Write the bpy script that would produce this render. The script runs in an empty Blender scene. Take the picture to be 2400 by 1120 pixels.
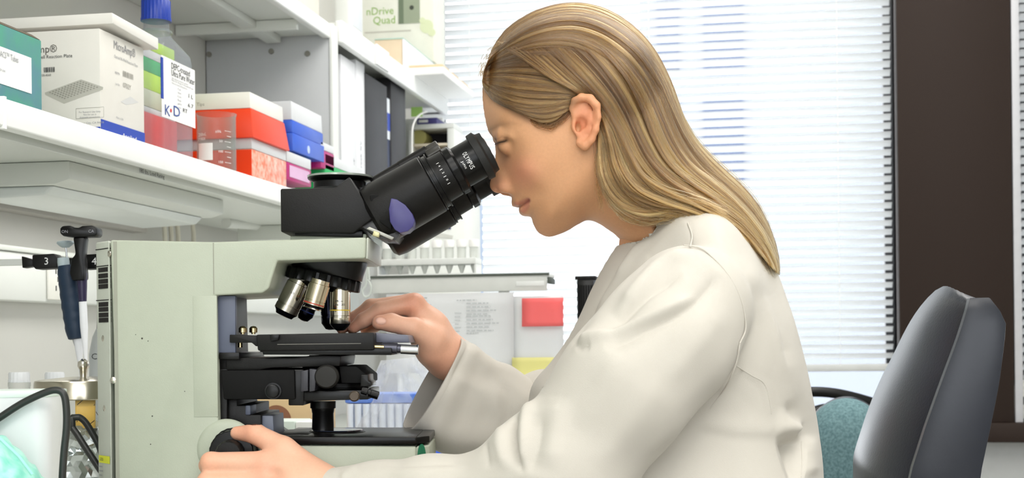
import bpy, bmesh, math, random
import numpy as np
from mathutils import Vector, Matrix
random.seed(7); rng = np.random.default_rng(7)
D = bpy.data; SC = bpy.context.scene; COL = SC.collection
# ------------------------------------------------------------------ camera
F = 3333.0; TH = math.radians(10.3); ROLL = 0.011; CZ = 0.95
cr, sr = math.cos(ROLL), math.sin(ROLL)
MC = Matrix.Rotation(TH, 4, 'Z')                    # view-aligned frame -> room frame
cam_d = D.cameras.new('camera'); cam = D.objects.new('camera', cam_d); COL.objects.link(cam)
cam_d.sensor_width = 36.0; cam_d.lens = F * 36.0 / 2400.0; cam_d.sensor_fit = 'HORIZONTAL'
cam_d.shift_y = 240.0 / 2400.0; cam_d.clip_start = 0.02; cam_d.clip_end = 200
right = Vector((cr, 0, -sr)); up = Vector((sr, 0, cr)); back = Vector((0, -1, 0))
mw = Matrix((right, up, back)).transposed().to_4x4()
cam.matrix_world = Matrix.Translation((0, 0, CZ)) @ MC @ mw
cam_d.dof.use_dof = True; cam_d.dof.focus_distance = 1.40; cam_d.dof.aperture_fstop = 15.0
SC.camera = cam
# ------------------------------------------------------------------ view, world, lights
SC.view_settings.view_transform = 'Standard'; SC.view_settings.look = 'None'
SC.view_settings.exposure = 0.18; SC.view_settings.gamma = 1.0
SC.view_settings.use_curve_mapping = False
wd = D.worlds.new('sky'); SC.world = wd; wd.use_nodes = True
bg = wd.node_tree.nodes['Background']; bg.inputs[0].default_value = (0.92, 0.96, 1.0, 1); bg.inputs[1].default_value = 4.1

def ceiling_lamp(name, x, y, sx, sy, power, col=(1, 0.975, 0.94)):
    l = D.lights.new(name, 'AREA'); l.shape = 'RECTANGLE'; l.size = sx; l.size_y = sy
    l.energy = power; l.color = col
    o = D.objects.new(name, l); COL.objects.link(o); o.location = (x, y, 2.66)
    o['label'] = 'ceiling lamp over the aisle'; o['category'] = 'lamp'
ceiling_lamp('ceiling_lamp', 0.9, 0.2, 1.2, 2.2, 36)
ceiling_lamp('ceiling_lamp', 0.2, 2.6, 1.2, 1.6, 34)
ceiling_lamp('ceiling_lamp', -0.3, -1.2, 1.6, 1.2, 40)

# ------------------------------------------------------------------ unprojection helpers
def dirc(px, py):
    ox, oy = px - 1200.0, 800.0 - py
    return (ox * cr + oy * sr) / F, (-ox * sr + oy * cr) / F
def U(px, py, Y):                                   # view-aligned frame point
    a, b = dirc(px, py); return (a * Y, Y, CZ + b * Y)
def WU(px, py, Y): return MC @ Vector(U(px, py, Y))  # room frame point
def rdir(px, py):
    a, b = dirc(px, py); return MC @ Vector((a, 1, b))
def RZ(px, py, z): d = rdir(px, py); t = (z - CZ) / d.z; return Vector((0, 0, CZ)) + d * t
def RX(px, py, x): d = rdir(px, py); t = x / d.x; return Vector((0, 0, CZ)) + d * t
def RY(px, py, y): d = rdir(px, py); t = y / d.y; return Vector((0, 0, CZ)) + d * t

# ------------------------------------------------------------------ materials
def lin(c):
    r = []
    for v in c[:3]:
        v = v / 255.0
        r.append(v / 12.92 if v <= 0.04045 else ((v + 0.055) / 1.055) ** 2.4)
    return (r[0], r[1], r[2], 1)
MATS = {}
def M(name, rgb, rough=0.5, metal=0.0, alpha=1.0, noise=0.04, nscale=30, bump=0.0, bscale=250, coat=0.0,
      sss=0.0, transl=0.0, spec=0.5, rgb2=None, trans=0.0, ior=1.45, attr=None, sheen=0.0, aniso=0.0, emit=0, edge=.55):
    if name in MATS: return MATS[name]
    m = D.materials.new(name); m.use_nodes = True; nt = m.node_tree; N = nt.nodes; L = nt.links
    p = N['Principled BSDF']; out = N['Material Output']
    c = lin(rgb)
    p.inputs['Base Color'].default_value = c; p.inputs['Roughness'].default_value = rough
    p.inputs['Metallic'].default_value = metal; p.inputs['Specular IOR Level'].default_value = spec
    p.inputs['Coat Weight'].default_value = coat; p.inputs['Coat Roughness'].default_value = 0.08
    p.inputs['IOR'].default_value = ior; p.inputs['Transmission Weight'].default_value = trans
    p.inputs['Sheen Weight'].default_value = sheen
    p.inputs['Anisotropic'].default_value = aniso
    if sss:
        p.inputs['Subsurface Weight'].default_value = sss; p.inputs['Subsurface Radius'].default_value = (0.012, 0.005, 0.003)
        p.inputs['Subsurface Scale'].default_value = 0.6
    tc = N.new('ShaderNodeTexCoord')
    if attr:
        a = N.new('ShaderNodeAttribute'); a.attribute_name = attr; src = a.outputs['Color']
    else: src = None
    if noise:
        n = N.new('ShaderNodeTexNoise'); n.inputs['Scale'].default_value = nscale; n.inputs['Detail'].default_value = 5
        L.new(tc.outputs['Object'], n.inputs['Vector'])
        if rgb2 is not None:
            mr = N.new('ShaderNodeMapRange'); mr.inputs[1].default_value = 0.35; mr.inputs[2].default_value = 0.65
            L.new(n.outputs['Fac'], mr.inputs[0])
            mx = N.new('ShaderNodeMix'); mx.data_type = 'RGBA'
            mx.inputs[6].default_value = c; mx.inputs[7].default_value = lin(rgb2)
            L.new(mr.outputs[0], mx.inputs[0]); L.new(mx.outputs[2], p.inputs['Base Color'])
        else:
            mr = N.new('ShaderNodeMapRange'); mr.inputs[1].default_value = 0.25; mr.inputs[2].default_value = 0.75
            mr.inputs[3].default_value = 1 - noise; mr.inputs[4].default_value = 1 + noise
            L.new(n.outputs['Fac'], mr.inputs[0])
            mx = N.new('ShaderNodeMix'); mx.data_type = 'RGBA'; mx.blend_type = 'MULTIPLY'; mx.inputs[0].default_value = 1
            mx.inputs[6].default_value = c
            if src: L.new(src, mx.inputs[6])
            L.new(mr.outputs[0], mx.inputs[7]); L.new(mx.outputs[2], p.inputs['Base Color'])
    elif src: L.new(src, p.inputs['Base Color'])
    if bump:
        n2 = N.new('ShaderNodeTexNoise'); n2.inputs['Scale'].default_value = bscale; n2.inputs['Detail'].default_value = 3
        L.new(tc.outputs['Object'], n2.inputs['Vector'])
        b = N.new('ShaderNodeBump'); b.inputs['Strength'].default_value = bump; b.inputs['Distance'].default_value = 0.001
        L.new(n2.outputs['Fac'], b.inputs['Height']); L.new(b.outputs[0], p.inputs['Normal'])
    sh = p.outputs[0]
    if transl:
        t = N.new('ShaderNodeBsdfTranslucent'); t.inputs[0].default_value = c
        mx = N.new('ShaderNodeMixShader'); mx.inputs[0].default_value = transl
        L.new(sh, mx.inputs[1]); L.new(t.outputs[0], mx.inputs[2]); sh = mx.outputs[0]
    if alpha < 1:
        t = N.new('ShaderNodeBsdfTransparent'); mx = N.new('ShaderNodeMixShader')
        fr = N.new('ShaderNodeLayerWeight'); fr.inputs[0].default_value = 0.35
        mp = N.new('ShaderNodeMapRange'); mp.inputs[3].default_value = alpha; mp.inputs[4].default_value = min(1, alpha + edge)
        L.new(fr.outputs['Facing'], mp.inputs[0]); L.new(mp.outputs[0], mx.inputs[0])
        L.new(t.outputs[0], mx.inputs[1]); L.new(sh, mx.inputs[2]); sh = mx.outputs[0]
    L.new(sh, out.inputs['Surface'])
    MATS[name] = m; return m

# ------------------------------------------------------------------ objects and meshes
BASE = {}
def root(name, label, cat, base, group=None):
    o = D.objects.new(name, None); COL.objects.link(o); o.location = base; o.empty_display_size = 0.02
    o['label'] = label; o['category'] = cat
    if group: o['group'] = group
    BASE[o] = Vector(base); return o
class MB:
    """collects shapes (in the frame `fr`) and links them as one mesh object"""
    def __init__(s, fr=None): s.v = []; s.f = []; s.fr = fr
    def add(s, vs, fs):
        b = len(s.v)
        for p in vs:
            p = Vector(p); s.v.append(s.fr @ p if s.fr is not None else p)
        s.f += [tuple(i + b for i in f) for f in fs]; return s
    def box(s, lo, hi):
        x0, y0, z0 = lo; x1, y1, z1 = hi
        return s.add([(x0,y0,z0),(x1,y0,z0),(x1,y1,z0),(x0,y1,z0),(x0,y0,z1),(x1,y0,z1),(x1,y1,z1),(x0,y1,z1)],
                     [(3,2,1,0),(4,5,6,7),(0,1,5,4),(1,2,6,5),(2,3,7,6),(3,0,4,7)])
    def hexa(s, bottom, top):
        return s.add(list(bottom) + list(top), [(3,2,1,0),(4,5,6,7),(0,1,5,4),(1,2,6,5),(2,3,7,6),(3,0,4,7)])
    def loft(s, rings, cap=True, closed=True):
        n = len(rings[0]); vs = [p for r in rings for p in r]; fs = []
        for i in range(len(rings) - 1):
            for j in range(n if closed else n - 1):
                a = i*n + j; b = i*n + (j+1) % n
                fs.append((a, b, b + n, a + n))
        if cap:
            fs.append(tuple(range(n))[::-1]); fs.append(tuple((len(rings)-1)*n + j for j in range(n)))
        return s.add(vs, fs)
    def prism(s, pts, d):
        d = Vector(d); return s.loft([[Vector(p) for p in pts], [Vector(p) + d for p in pts]])
    def lathe(s, a, b, prof, n=32, cap=True, ribs=0, ribd=0.0):
        """prof: list of (t metres along a->b, radius)"""
        a = Vector(a); b = Vector(b); w = (b - a).normalized()
        e = Vector((0,0,1)) if abs(w.z) < 0.9 else Vector((1,0,0))
        x = w.cross(e).normalized(); y = w.cross(x)
        rings = []
        for t, r in prof:
            ring = []
            for k in range(n):
                rr = r - (ribd if ribs and (k // 2) % 2 else 0)
                q = 2*math.pi*k/n; ring.append(a + w*t + x*(rr*math.cos(q)) + y*(rr*math.sin(q)))
            rings.append(ring)
        return s.loft(rings, cap)
    def cyl(s, a, b, r, r2=None, n=24):
        L = (Vector(b) - Vector(a)).length
        return s.lathe(a, b, [(0, r), (L, r if r2 is None else r2)], n)
    def tube(s, pts, r, n=10):
        pts = [Vector(p) for p in pts]; rings = []; px = None
        for i, p in enumerate(pts):
            w = (pts[min(i+1, len(pts)-1)] - pts[max(i-1, 0)]).normalized()
            if px is None:
                e = Vector((0,0,1)) if abs(w.z) < 0.9 else Vector((1,0,0)); px = w.cross(e).normalized()
            px = (px - w*px.dot(w)).normalized(); y = w.cross(px)
            rr = r(i/(len(pts)-1)) if callable(r) else r
            rings.append([p + px*(rr*math.cos(2*math.pi*k/n)) + y*(rr*math.sin(2*math.pi*k/n)) for k in range(n)])
        return s.loft(rings)
    def ball(s, c, r, n=16, m=10):
        c = Vector(c); rx, ry, rz = r if hasattr(r, '__len__') else (r, r, r)
        rings = []
        for i in range(m + 1):
            q = math.pi * min(max(i / m, 0.004), 0.996)
            rings.append([c + Vector((rx*math.sin(q)*math.cos(2*math.pi*k/n), ry*math.sin(q)*math.sin(2*math.pi*k/n), -rz*math.cos(q))) for k in range(n)])
        return s.loft(rings)
    def build(s, name, mat, parent=None, bevel=0.0, seg=2, angle=30, solid=0.0, sub=0, label=None):
        me = D.meshes.new(name); base = BASE.get(parent, Vector((0,0,0)))
        me.from_pydata([tuple(p - base) for p in s.v], [], s.f); me.validate()
        bm = bmesh.new(); bm.from_mesh(me)
        bmesh.ops.recalc_face_normals(bm, faces=bm.faces)
        if bevel:
            es = [e for e in bm.edges if len(e.link_faces) == 2 and e.calc_face_angle(0) > math.radians(angle)]
            bmesh.ops.bevel(bm, geom=es, offset=bevel, offset_type='OFFSET', segments=seg, profile=0.5, affect='EDGES', clamp_overlap=True)
        bm.to_mesh(me); bm.free()
        me.shade_smooth(); me.set_sharp_from_angle(angle=math.radians(38))
        for mm in (mat if isinstance(mat, (list, tuple)) else [mat]): me.materials.append(mm)
        o = D.objects.new(name, me); COL.objects.link(o)
        if solid:
            md = o.modifiers.new('thick', 'SOLIDIFY'); md.thickness = solid; md.offset = 0
        if sub:
            md = o.modifiers.new('sub', 'SUBSURF'); md.levels = sub; md.render_levels = sub
        if parent is not None: o.parent = parent
        if label: o['label'] = label
        BASE[o] = base; return o
def structure(o): o['kind'] = 'structure'; return o
def spline(pts, n):
    """Catmull-Rom through pts, n samples"""
    P = [np.array(p, float) for p in pts]; P = [2*P[0]-P[1]] + P + [2*P[-1]-P[-2]]
    m = len(P) - 3; out = []
    for i in range(n):
        t = i*m/(n-1); k = min(int(t), m-1); u = t - k
        a, b, c, d = P[k], P[k+1], P[k+2], P[k+3]
        out.append(0.5*((2*b) + (c-a)*u + (2*a-5*b+4*c-d)*u*u + (3*b-a-3*c+d)*u**3))
    return np.array(out)
def lettering(txt, mat, parent, origin, xdir, updir, height=None, width=None, name='lettering', off=0.0004, align='LEFT', squeeze=None, shear=0):
    """flat letters on a surface; origin = lower left (or centre) corner of the line, in room frame"""
    cu = D.curves.new('t', 'FONT'); cu.body = txt; cu.size = 1; cu.align_x = align; cu.resolution_u = 2; cu.shear = shear
    o = D.objects.new('t', cu); COL.objects.link(o); bpy.context.view_layer.update()
    me = D.meshes.new_from_object(o.evaluated_get(bpy.context.evaluated_depsgraph_get()))
    D.objects.remove(o); D.curves.remove(cu)
    xs = [v.co.x for v in me.vertices] or [0, 1]
    w = max(xs) - min(xs); s = (height or 0.01) / 0.70
    if width and not height: s = width / w
    sx = s if not (width and height) else width / w
    X = Vector(xdir).normalized(); Yv = Vector(updir).normalized(); Nn = X.cross(Yv).normalized()
    base = BASE.get(parent, Vector((0,0,0))); O = Vector(origin)
    for v in me.vertices: v.co = O + X*(v.co.x*sx) + Yv*(v.co.y*s) + Nn*off - base
    me.materials.append(mat); me.name = name
    ob = D.objects.new(name, me); COL.objects.link(ob)
    if parent is not None: ob.parent = parent
    BASE[ob] = base; return ob
def textlines(mb, O, X, Y, n, w, lh, hh, seed=1, N=None):
    """small print too fine to read: short word bars, flat on the paper"""
    r = random.Random(seed); X = Vector(X); Y = Vector(Y); O = Vector(O); N = X.cross(Y).normalized()*0.0004
    for i in range(n):
        x = 0; W_ = w*r.uniform(0.55, 1.0)
        while x < W_:
            l = min(r.uniform(0.06, 0.2)*w, W_ - x)
            if l <= 0.01*w: break
            a = O + X*x - Y*(lh*i) + N
            mb.add([a, a + X*l, a + X*l + Y*hh, a + Y*hh], [(0,1,2,3)]); x += l + 0.035*w
# ------------------------------------------------------------------ common materials
white_paint = M('white_paint', (226, 228, 224), 0.45, noise=0.02, nscale=6)
wall_paint = M('wall_paint', (214, 213, 208), 0.6, noise=0.03, nscale=5, bump=0.05)
shelf_paint = M('shelf_paint', (222, 225, 219), 0.35, noise=0.015, nscale=8)
lip_plastic = M('lip_plastic', (242, 243, 240), 0.3, noise=0.01)
scope_paint = M('scope_paint', (172, 178, 161), 0.42, noise=0.02, nscale=60, bump=0.12, bscale=900)
scope_panel = M('scope_panel', (188, 192, 180), 0.42, noise=0.02, nscale=60, bump=0.1, bscale=900)
black_paint = M('black_paint', (19, 18, 17), 0.42, spec=.28, noise=0.12, nscale=60, bump=0.1, bscale=900)
black_satin = M('black_satin', (13, 13, 13), 0.3, spec=.3, noise=0.1)
black_matt = M('black_matt', (10, 10, 10), 0.7, spec=.25, noise=0.1)
ink = M('ink', (48, 50, 52), 0.6, noise=0)
ink_soft = M('ink_soft', (150, 152, 156), 0.6, noise=0)
ink_white = M('ink_white', (238, 238, 236), 0.5, noise=0)
chrome = M('chrome', (215, 210, 198), 0.16, metal=1.0, noise=0.03)
brass = M('brass', (196, 178, 138), 0.22, metal=1.0, noise=0.03)
steel = M('steel', (190, 192, 194), 0.25, metal=1.0, noise=0.04)
clear_plastic = M('clear_plastic', (150, 158, 166), 0.08, alpha=0.10, edge=.45, noise=0)
clear_glass = M('clear_glass', (150, 162, 156), 0.04, alpha=0.10, edge=.5, noise=0)
frosted = M('frosted', (232, 234, 236), 0.35, alpha=0.62, noise=0.02)
paper = M('paper', (240, 240, 238), 0.7, noise=0.015)
card = M('card', (222, 219, 211), 0.6, noise=0.02)
# ------------------------------------------------------------------ room shell
BZ = 0.763                                           # bench top
SZ = 1.212                                           # lower shelf, top of its lip
US = RZ(205, 290, SZ).x                              # shelf front plane
UW = US - 0.33                                       # left wall
VB = 4.0                                             # window wall (room face)
def slab(name, lo, hi, mat, bevel=0.0): return structure(MB().box(lo, hi).build(name, mat, None, bevel))
floor_m = M('floor_vinyl', (150, 148, 142), 0.4, noise=0.12, nscale=20, rgb2=(168, 166, 158))
ceil_m = M('ceiling_tile', (232, 232, 228), 0.8, noise=0.05, nscale=60, bump=0.2)
brown_m = M('brown_panel', (46, 36, 31), 0.6, spec=.2, noise=0.05, nscale=300, bump=0.1, bscale=600)
frame_m = M('dark_window_frame', (52, 54, 58), 0.4, noise=0.05)
slab('floor', (UW - .1, -2.7, -.1), (3.3, 4.3, 0), floor_m)
slab('ceiling', (UW - .1, -2.7, 2.7), (3.3, 4.3, 2.8), ceil_m)
slab('wall_left', (UW - .12, -2.7, 0), (UW, 4.3, 2.7), wall_paint)
slab('wall_right', (3.2, -2.7, 0), (3.3, 4.3, 2.7), wall_paint)
slab('wall_front', (UW, -2.8, 0), (3.2, -2.7, .8), wall_paint); slab('wall_front', (UW, -2.8, 2.45), (3.2, -2.7, 2.7), wall_paint)
slab('wall_front', (UW, -2.8, .8), (-.7, -2.7, 2.45), wall_paint); slab('wall_front', (2.3, -2.8, .8), (3.2, -2.7, 2.45), wall_paint)
_w3 = MB()  # unseen window added behind the camera, open to the sky for fill light
for lo, hi in (((-.7, -2.78, .8), (-.64, -2.72, 2.45)), ((2.24, -2.78, .8), (2.3, -2.72, 2.45)), ((-.64, -2.78, .8), (2.24, -2.72, .86)), ((-.64, -2.78, 2.39), (2.24, -2.72, 2.45)), ((.77, -2.78, .86), (.83, -2.72, 2.39))): _w3.box(lo, hi)
structure(_w3.build('window_3', white_paint, None, .002))
XL = RY(985, 200, VB).x; XG = RY(2072, 600, VB + .06).x
XC0 = RY(2106, 560, VB - .10).x; XC1 = RY(2374, 560, VB - .10).x
ZS = RY(2360, 990, VB - .10).z; ZS0 = RY(2360, 1036, VB - .10).z
slab('wall_back', (UW, VB, 0), (3.2, VB + .12, ZS0), M('heater_white', (205, 207, 206), 0.45, noise=0.03))
slab('wall_back', (UW, VB, ZS0), (XL, VB + .12, 2.7), wall_paint)
slab('wall_back', (XL, VB, 2.45), (3.2, VB + .12, 2.7), wall_paint)
slab('trim_1', (XC0, VB - .10, ZS), (XC1, VB + .12, 2.7), brown_m, .003)
slab('trim_2', (XL, VB - .12, ZS0), (3.2, VB + .02, ZS), brown_m, .004)
slab('trim_3', (XC1 + .002, VB - .098, ZS), (XC1 + .022, VB - .06, 2.7), M('pale_edge', (196, 196, 200), 0.4), .002)
XR = 3.2
def window(n, x0, x1, z0, z1):
    w = MB(); fw = .055
    for lo, hi in (((x0, VB + .03, z0), (x0 + fw, VB + .10, z1)), ((x1 - fw, VB + .03, z0), (x1, VB + .10, z1)),
                   ((x0 + fw, VB + .03, z0), (x1 - fw, VB + .10, z0 + .03)), ((x0 + fw, VB + .03, z1 - .05), (x1 - fw, VB + .10, z1))):
        w.box(lo, hi)
    o = structure(w.build('window_%d' % n, frame_m, None, .003))
    MB().box((x0 + fw, VB + .06, z0 + .03), (x1 - fw, VB + .066, z1 - .05)).build('pane', M('window_glass', (240, 246, 250), 0.02, alpha=0.03, noise=0), o)
    return o
window(1, XL, XG + .055, ZS, 2.45)
slab('trim_4', (XG + .055, VB - .02, ZS), (XC0, VB + .11, 2.7), M('dark_jamb', (38, 38, 44), 0.5))
window(2, XC1 + .03, XR, ZS, 2.45)
# ------------------------------------------------------------------ venetian blinds: every slat a piece
slat_m = M('blind_slat', (240, 241, 241), 0.5, noise=0.0, transl=0.5)
cord_m = M('cord_white', (236, 236, 232), 0.6, noise=0)
def blind(label, x0, x1, zb, pitch, n, y, tilt):
    t = root('venetian_blind', label, 'blind', ((x0 + x1)/2, y, zb), 'venetian blinds at the windows')
    cx = (x0 + x1)/2; hw = (x1 - x0)/2; w = .025
    prof = [(-w/2, 0), (-w/4, .0012), (0, .0016), (w/4, .0012), (w/2, 0)]
    r = lambda a, b: (a*math.cos(tilt) - b*math.sin(tilt), a*math.sin(tilt) + b*math.cos(tilt))
    mb = MB(); ra = []; rb = []
    for sx, ring in ((-hw, ra), (hw, rb)):
        for a, b in prof: q = r(a, b); ring.append(Vector((cx + sx, y + q[0], zb + q[1])))
        for a, b in reversed(prof): q = r(a, b - .0006); ring.append(Vector((cx + sx, y + q[0], zb + q[1])))
    mb.loft([ra, rb]); first = mb.build('slat', slat_m, t)
    for i in range(n):
        o = first if i == 0 else first.copy()
        if i: COL.objects.link(o)
        o.parent = t; o.location = (0, 0, .028 + pitch*i)
    MB().box((x0, y - .014, zb - .014), (x1, y + .014, zb + .006)).build('bottom_rail', M('blind_rail', (205, 207, 205), 0.4), t, .003)
    top = zb + .028 + pitch*n + .02
    MB().box((x0, y - .02, top), (x1, y + .02, top + .04)).build('head_rail', white_paint, t, .002)
    for k in range(int(max(2, (x1 - x0)/.4))):
        xx = x0 + .14 + k*(x1 - x0 - .28)/max(1, int(max(2, (x1 - x0)/.4)) - 1)
        MB().tube([(xx, y - .0145, zb), (xx, y - .0145, top)], .0009, 5).build('ladder_cord', cord_m, t)
    return t
YBL = VB - .05
b0 = RY(2094, 857, YBL); PITCH = RY(2080, 400, YBL).z - RY(2080, 420.7, YBL).z
blind('long white venetian blind with narrow slats behind the seated woman', RY(992, 300, YBL).x, b0.x, b0.z, PITCH, int((2.36 - b0.z)/PITCH), YBL, math.radians(-34))
blind('narrow strip of white venetian blind right of the brown pillar', XC1 + .03, XR - .05, RY(2390, 885, YBL).z, PITCH, int((2.36 - RY(2390, 885, YBL).z)/PITCH), YBL, math.radians(-34))
# ------------------------------------------------------------------ pale building across the street
bd = root('building', 'pale office building with dark windows beyond the blind', 'building', (6, 24, -6))
fac = M('facade', (122, 126, 134), 0.8, noise=0.03, nscale=1)
XB0 = RY(1500, 300, 24).x
MB().box((XB0, 24, -6), (XB0 + 14, 30, 16)).build('wall', fac, bd)
gl = M('far_window_glass', (54, 66, 92), 0.3, noise=0.05)
for xa, xb in ((1541, 1592), (1650, 1743)):
    for ya, yb in ((5, 165), (236, 430)):
        a = RY(xa, yb, 24); b = RY(xb, ya, 24)
        MB().box((a.x, 23.9, a.z), (b.x, 24.02, b.z)).build('window', gl, bd)
# ------------------------------------------------------------------ bench along the left wall
be = root('lab_bench', 'pale bench top running along the wall under the shelves', 'bench', (UW + .4, 1.5, 0))
UBF = UW + 0.86
MB().box((UW + .001, -1.4, BZ - .03), (UBF, 3.86, BZ)).build('bench_top', M('bench_laminate', (206, 209, 203), 0.35, noise=0.03), be, .004)
for i in range(6):
    v0 = -1.4 + i*.875
    if 0.6 < v0 + .43 < 2.2: continue
    MB().box((UW + .002, v0 + .005, 0.08), (UBF - .06, v0 + .87, BZ - .031)).build('cabinet', shelf_paint, be, .003)
    MB().box((UBF - .06, v0 + .015, 0.1), (UBF - .042, v0 + .86, BZ - .05)).build('door', white_paint, be, .003)
# ------------------------------------------------------------------ shelves
LIPZ = SZ - .031
UD = US - .065                                       # upper shelves and divider stand back from the lower lip
VD = RX(780, 200, UD).y; ZU = RX(769, 86, UD).z
def shelf(name, label, z, v0, v1, rail, uf, board=.018):
    t = root(name, label, 'shelf', (UW, (v0 + v1)/2, z))
    MB().box((UW + .001, v0, z - board - .004), (uf - .016, v1, z - .004)).build('board', shelf_paint, t, .001)
    MB().box((uf - .016, v0, z - rail), (uf, v1, z)).build('lip', lip_plastic, t, .003, 3)
    return t
sh1 = shelf('lower_shelf', 'long white lower shelf carrying boxes and the bottle', SZ, -1.2, 3.86, .031, US)
MB().box((US - .0155, RX(9, 250, US).y - .002, SZ - .033), (US + .0015, RX(9, 250, US).y + .003, SZ + .0012)).build('lip_end_cap', lip_plastic, sh1)
a = RZ(324, 395, SZ - .0225); b = RZ(383, 416, SZ - .0225)
b.x = a.x
# the load rating is printed on the flange below the lip
MB().box((US - .034, -1.2, SZ - .0345), (US - .030, 3.86, SZ - .0222)).build('flange', shelf_paint, sh1)
a = RX(325, 400, US - .0295); b = RX(383, 412, US - .0295)
for k in range(1):
    o = lettering('180 lbs. Load Rating', ink, sh1, (a.x + .0002, a.y, SZ - .033), (0, 1, 0), (0, 0, 1), height=.0058, width=(b.y - a.y))
sh2 = shelf('upper_shelf', 'white upper shelf left of the divider panel', ZU + .03, -1.2, VD - .012, .03, UD)
MB().box((UW + .002, VD - .16, ZU - .012), (UD - .02, VD - .15, ZU + .007)).build('bracket', shelf_paint, sh2)
MB().box((UD - .13, -1.2, ZU - .006), (UD - .10, VD - .02, ZU + .008)).build('stiffener', shelf_paint, sh2, .002)
sh3 = shelf('upper_shelf', 'white upper shelf right of the divider with a label holder', ZU + .045, VD + .03, 3.72, .045, UD + .012)
sh3e = RX(893, 122, UD + .012)
MB().box((UD + .0125, sh3e.y - .05, ZU + .002), (UD + .017, sh3e.y + .05, ZU + .046)).build('label_holder', M('label_white', (248, 249, 248), 0.4, noise=0), sh3, .001)
dv = root('divider_panel', 'grey upright panel closing the end of the first shelf unit', 'panel', (UW, VD, SZ))
MB().box((UW + .002, VD - .010, SZ - .003), (UD - .004, VD + .012, ZU + .03)).build('panel', M('panel_grey', (196, 198, 200), 0.5, noise=0.02), dv, .002)
MB().box((UD - .0038, VD - .012, SZ), (UD + .004, VD + .026, ZU + .03)).build('edge_strip', white_paint, dv, .002)
for px, py in ((721, 126), (636, 102), (490, 113)):
    p = RY(px, py, VD - .0105); p.z = min(p.z, ZU - .02)
    MB().cyl((p.x, VD - .0101, p.z), (p.x, VD - .0135, p.z), .0055, n=14).build('screw', M('dull_screw', (150, 148, 140), 0.4, metal=.6), dv)
ep = root('end_panel', 'white end panel closing the shelves by the window', 'panel', (UW, 3.80, SZ))
MB().box((UW + .002, 3.745, SZ), (UD - .01, 3.765, ZU)).build('panel', white_paint, ep, .002)
# ------------------------------------------------------------------ task light under the lower shelf
p0 = RZ(162, 377, SZ - .0225); uL = p0.x; vL = p0.y; zL = RX(162, 430, uL).z; vL1 = RX(524, 500, uL).y
tl = root('task_light', 'flat white light fixture fixed under the lower shelf', 'light', (uL - .1, (vL + vL1)/2, SZ - .0225))
MB().prism([(uL, vL, SZ - .0225), (uL, vL, zL + .006), (uL - .02, vL, zL), (uL - .17, vL, zL), (uL - .17, vL, SZ - .0225)], (0, vL1 - vL, 0)).build('housing', shelf_paint, tl, .0015)
MB().prism([(uL - .028, vL + .012, zL - .0003), (uL - .04, vL + .012, zL - .012), (uL - .135, vL + .012, zL - .016), (uL - .150, vL + .012, zL - .0003)], (0, vL1 - vL - .03, 0)).build('diffuser', M('diffuser', (226, 231, 229), 0.3, noise=0.02), tl, .004, 3)
tll = D.lights.new('task_tube', 'AREA'); tll.shape = 'RECTANGLE'; tll.size = .09; tll.size_y = vL1 - vL - .06; tll.energy = 0.55; tll.color = (1, .99, .95)
tlo = D.objects.new('task_tube', tll); COL.objects.link(tlo); tlo.parent = tl; tlo.location = Vector((uL - .09, (vL + vL1)/2, zL - .019)) - BASE[tl]
fill_tl = root('task_light', 'added fill light fixture under the lower shelf, farther along', 'light', (uL - .1, vL1 + 1.0, SZ - .0225))  # unseen fixture with a lamp, added to brighten the wall under the shelf
MB().prism([(uL, vL1 + .5, SZ - .0225), (uL, vL1 + .5, zL + .006), (uL - .02, vL1 + .5, zL), (uL - .17, vL1 + .5, zL), (uL - .17, vL1 + .5, SZ - .0225)], (0, vL1 - vL, 0)).build('housing', shelf_paint, fill_tl, .0015)
fill_tlo = tlo.copy(); COL.objects.link(fill_tlo); fill_tlo.parent = fill_tl; fill_tlo.location = Vector((uL - .09, vL1 + .5 + (vL1 - vL)/2, zL - .004)) - BASE[fill_tl]
# ------------------------------------------------------------------ wall raceways, outlet
def zat(px, py, u): return RX(px, py, u).z
za = RX(60, 468, UW + .02); zb_ = RX(60, 500, UW + .02)
rw = root('wall_rail', 'grey rail along the wall below the lower shelf', 'rail', (UW, 2.0, zb_.z))
MB().box((UW + .001, -1.2, zb_.z), (UW + .03, RX(345, 530, UW + .03).y, za.z)).build('rail', M('rail_grey', (186, 182, 176), 0.5), rw, .002)
z1 = RX(60, 592, UW + .03).z; z2 = RX(60, 706, UW + .03).z
rc = root('cable_raceway', 'wide white cable raceway with sockets along the wall', 'raceway', (UW, 2.0, z2))
MB().box((UW + .001, -1.2, z2), (UW + .03, 3.7, z1)).build('cover', white_paint, rc, .004)
MB().box((UW + .001, -1.2, z1), (UW + .036, 3.7, z1 + .008)).build('top_edge', shelf_paint, rc, .002)
so = RX(136, 655, UW + .031)
pl = MB().box((UW + .0301, so.y - .035, so.z - .032), (UW + .034, so.y + .035, so.z + .032)).build('socket_plate', M('socket_white', (232, 231, 224), 0.35), rc, .002)
dk = M('dark_slot', (40, 38, 36), 0.6, noise=0)
for dy, dz in ((-.012, .012), (.0, .012), (-.006, .0), (-.012, -.014), (.0, -.014)):
    MB().box((UW + .034, so.y + dy - .0015, so.z + dz - .004), (UW + .0344, so.y + dy + .0015, so.z + dz + .004)).build('slot', dk, pl)
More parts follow.
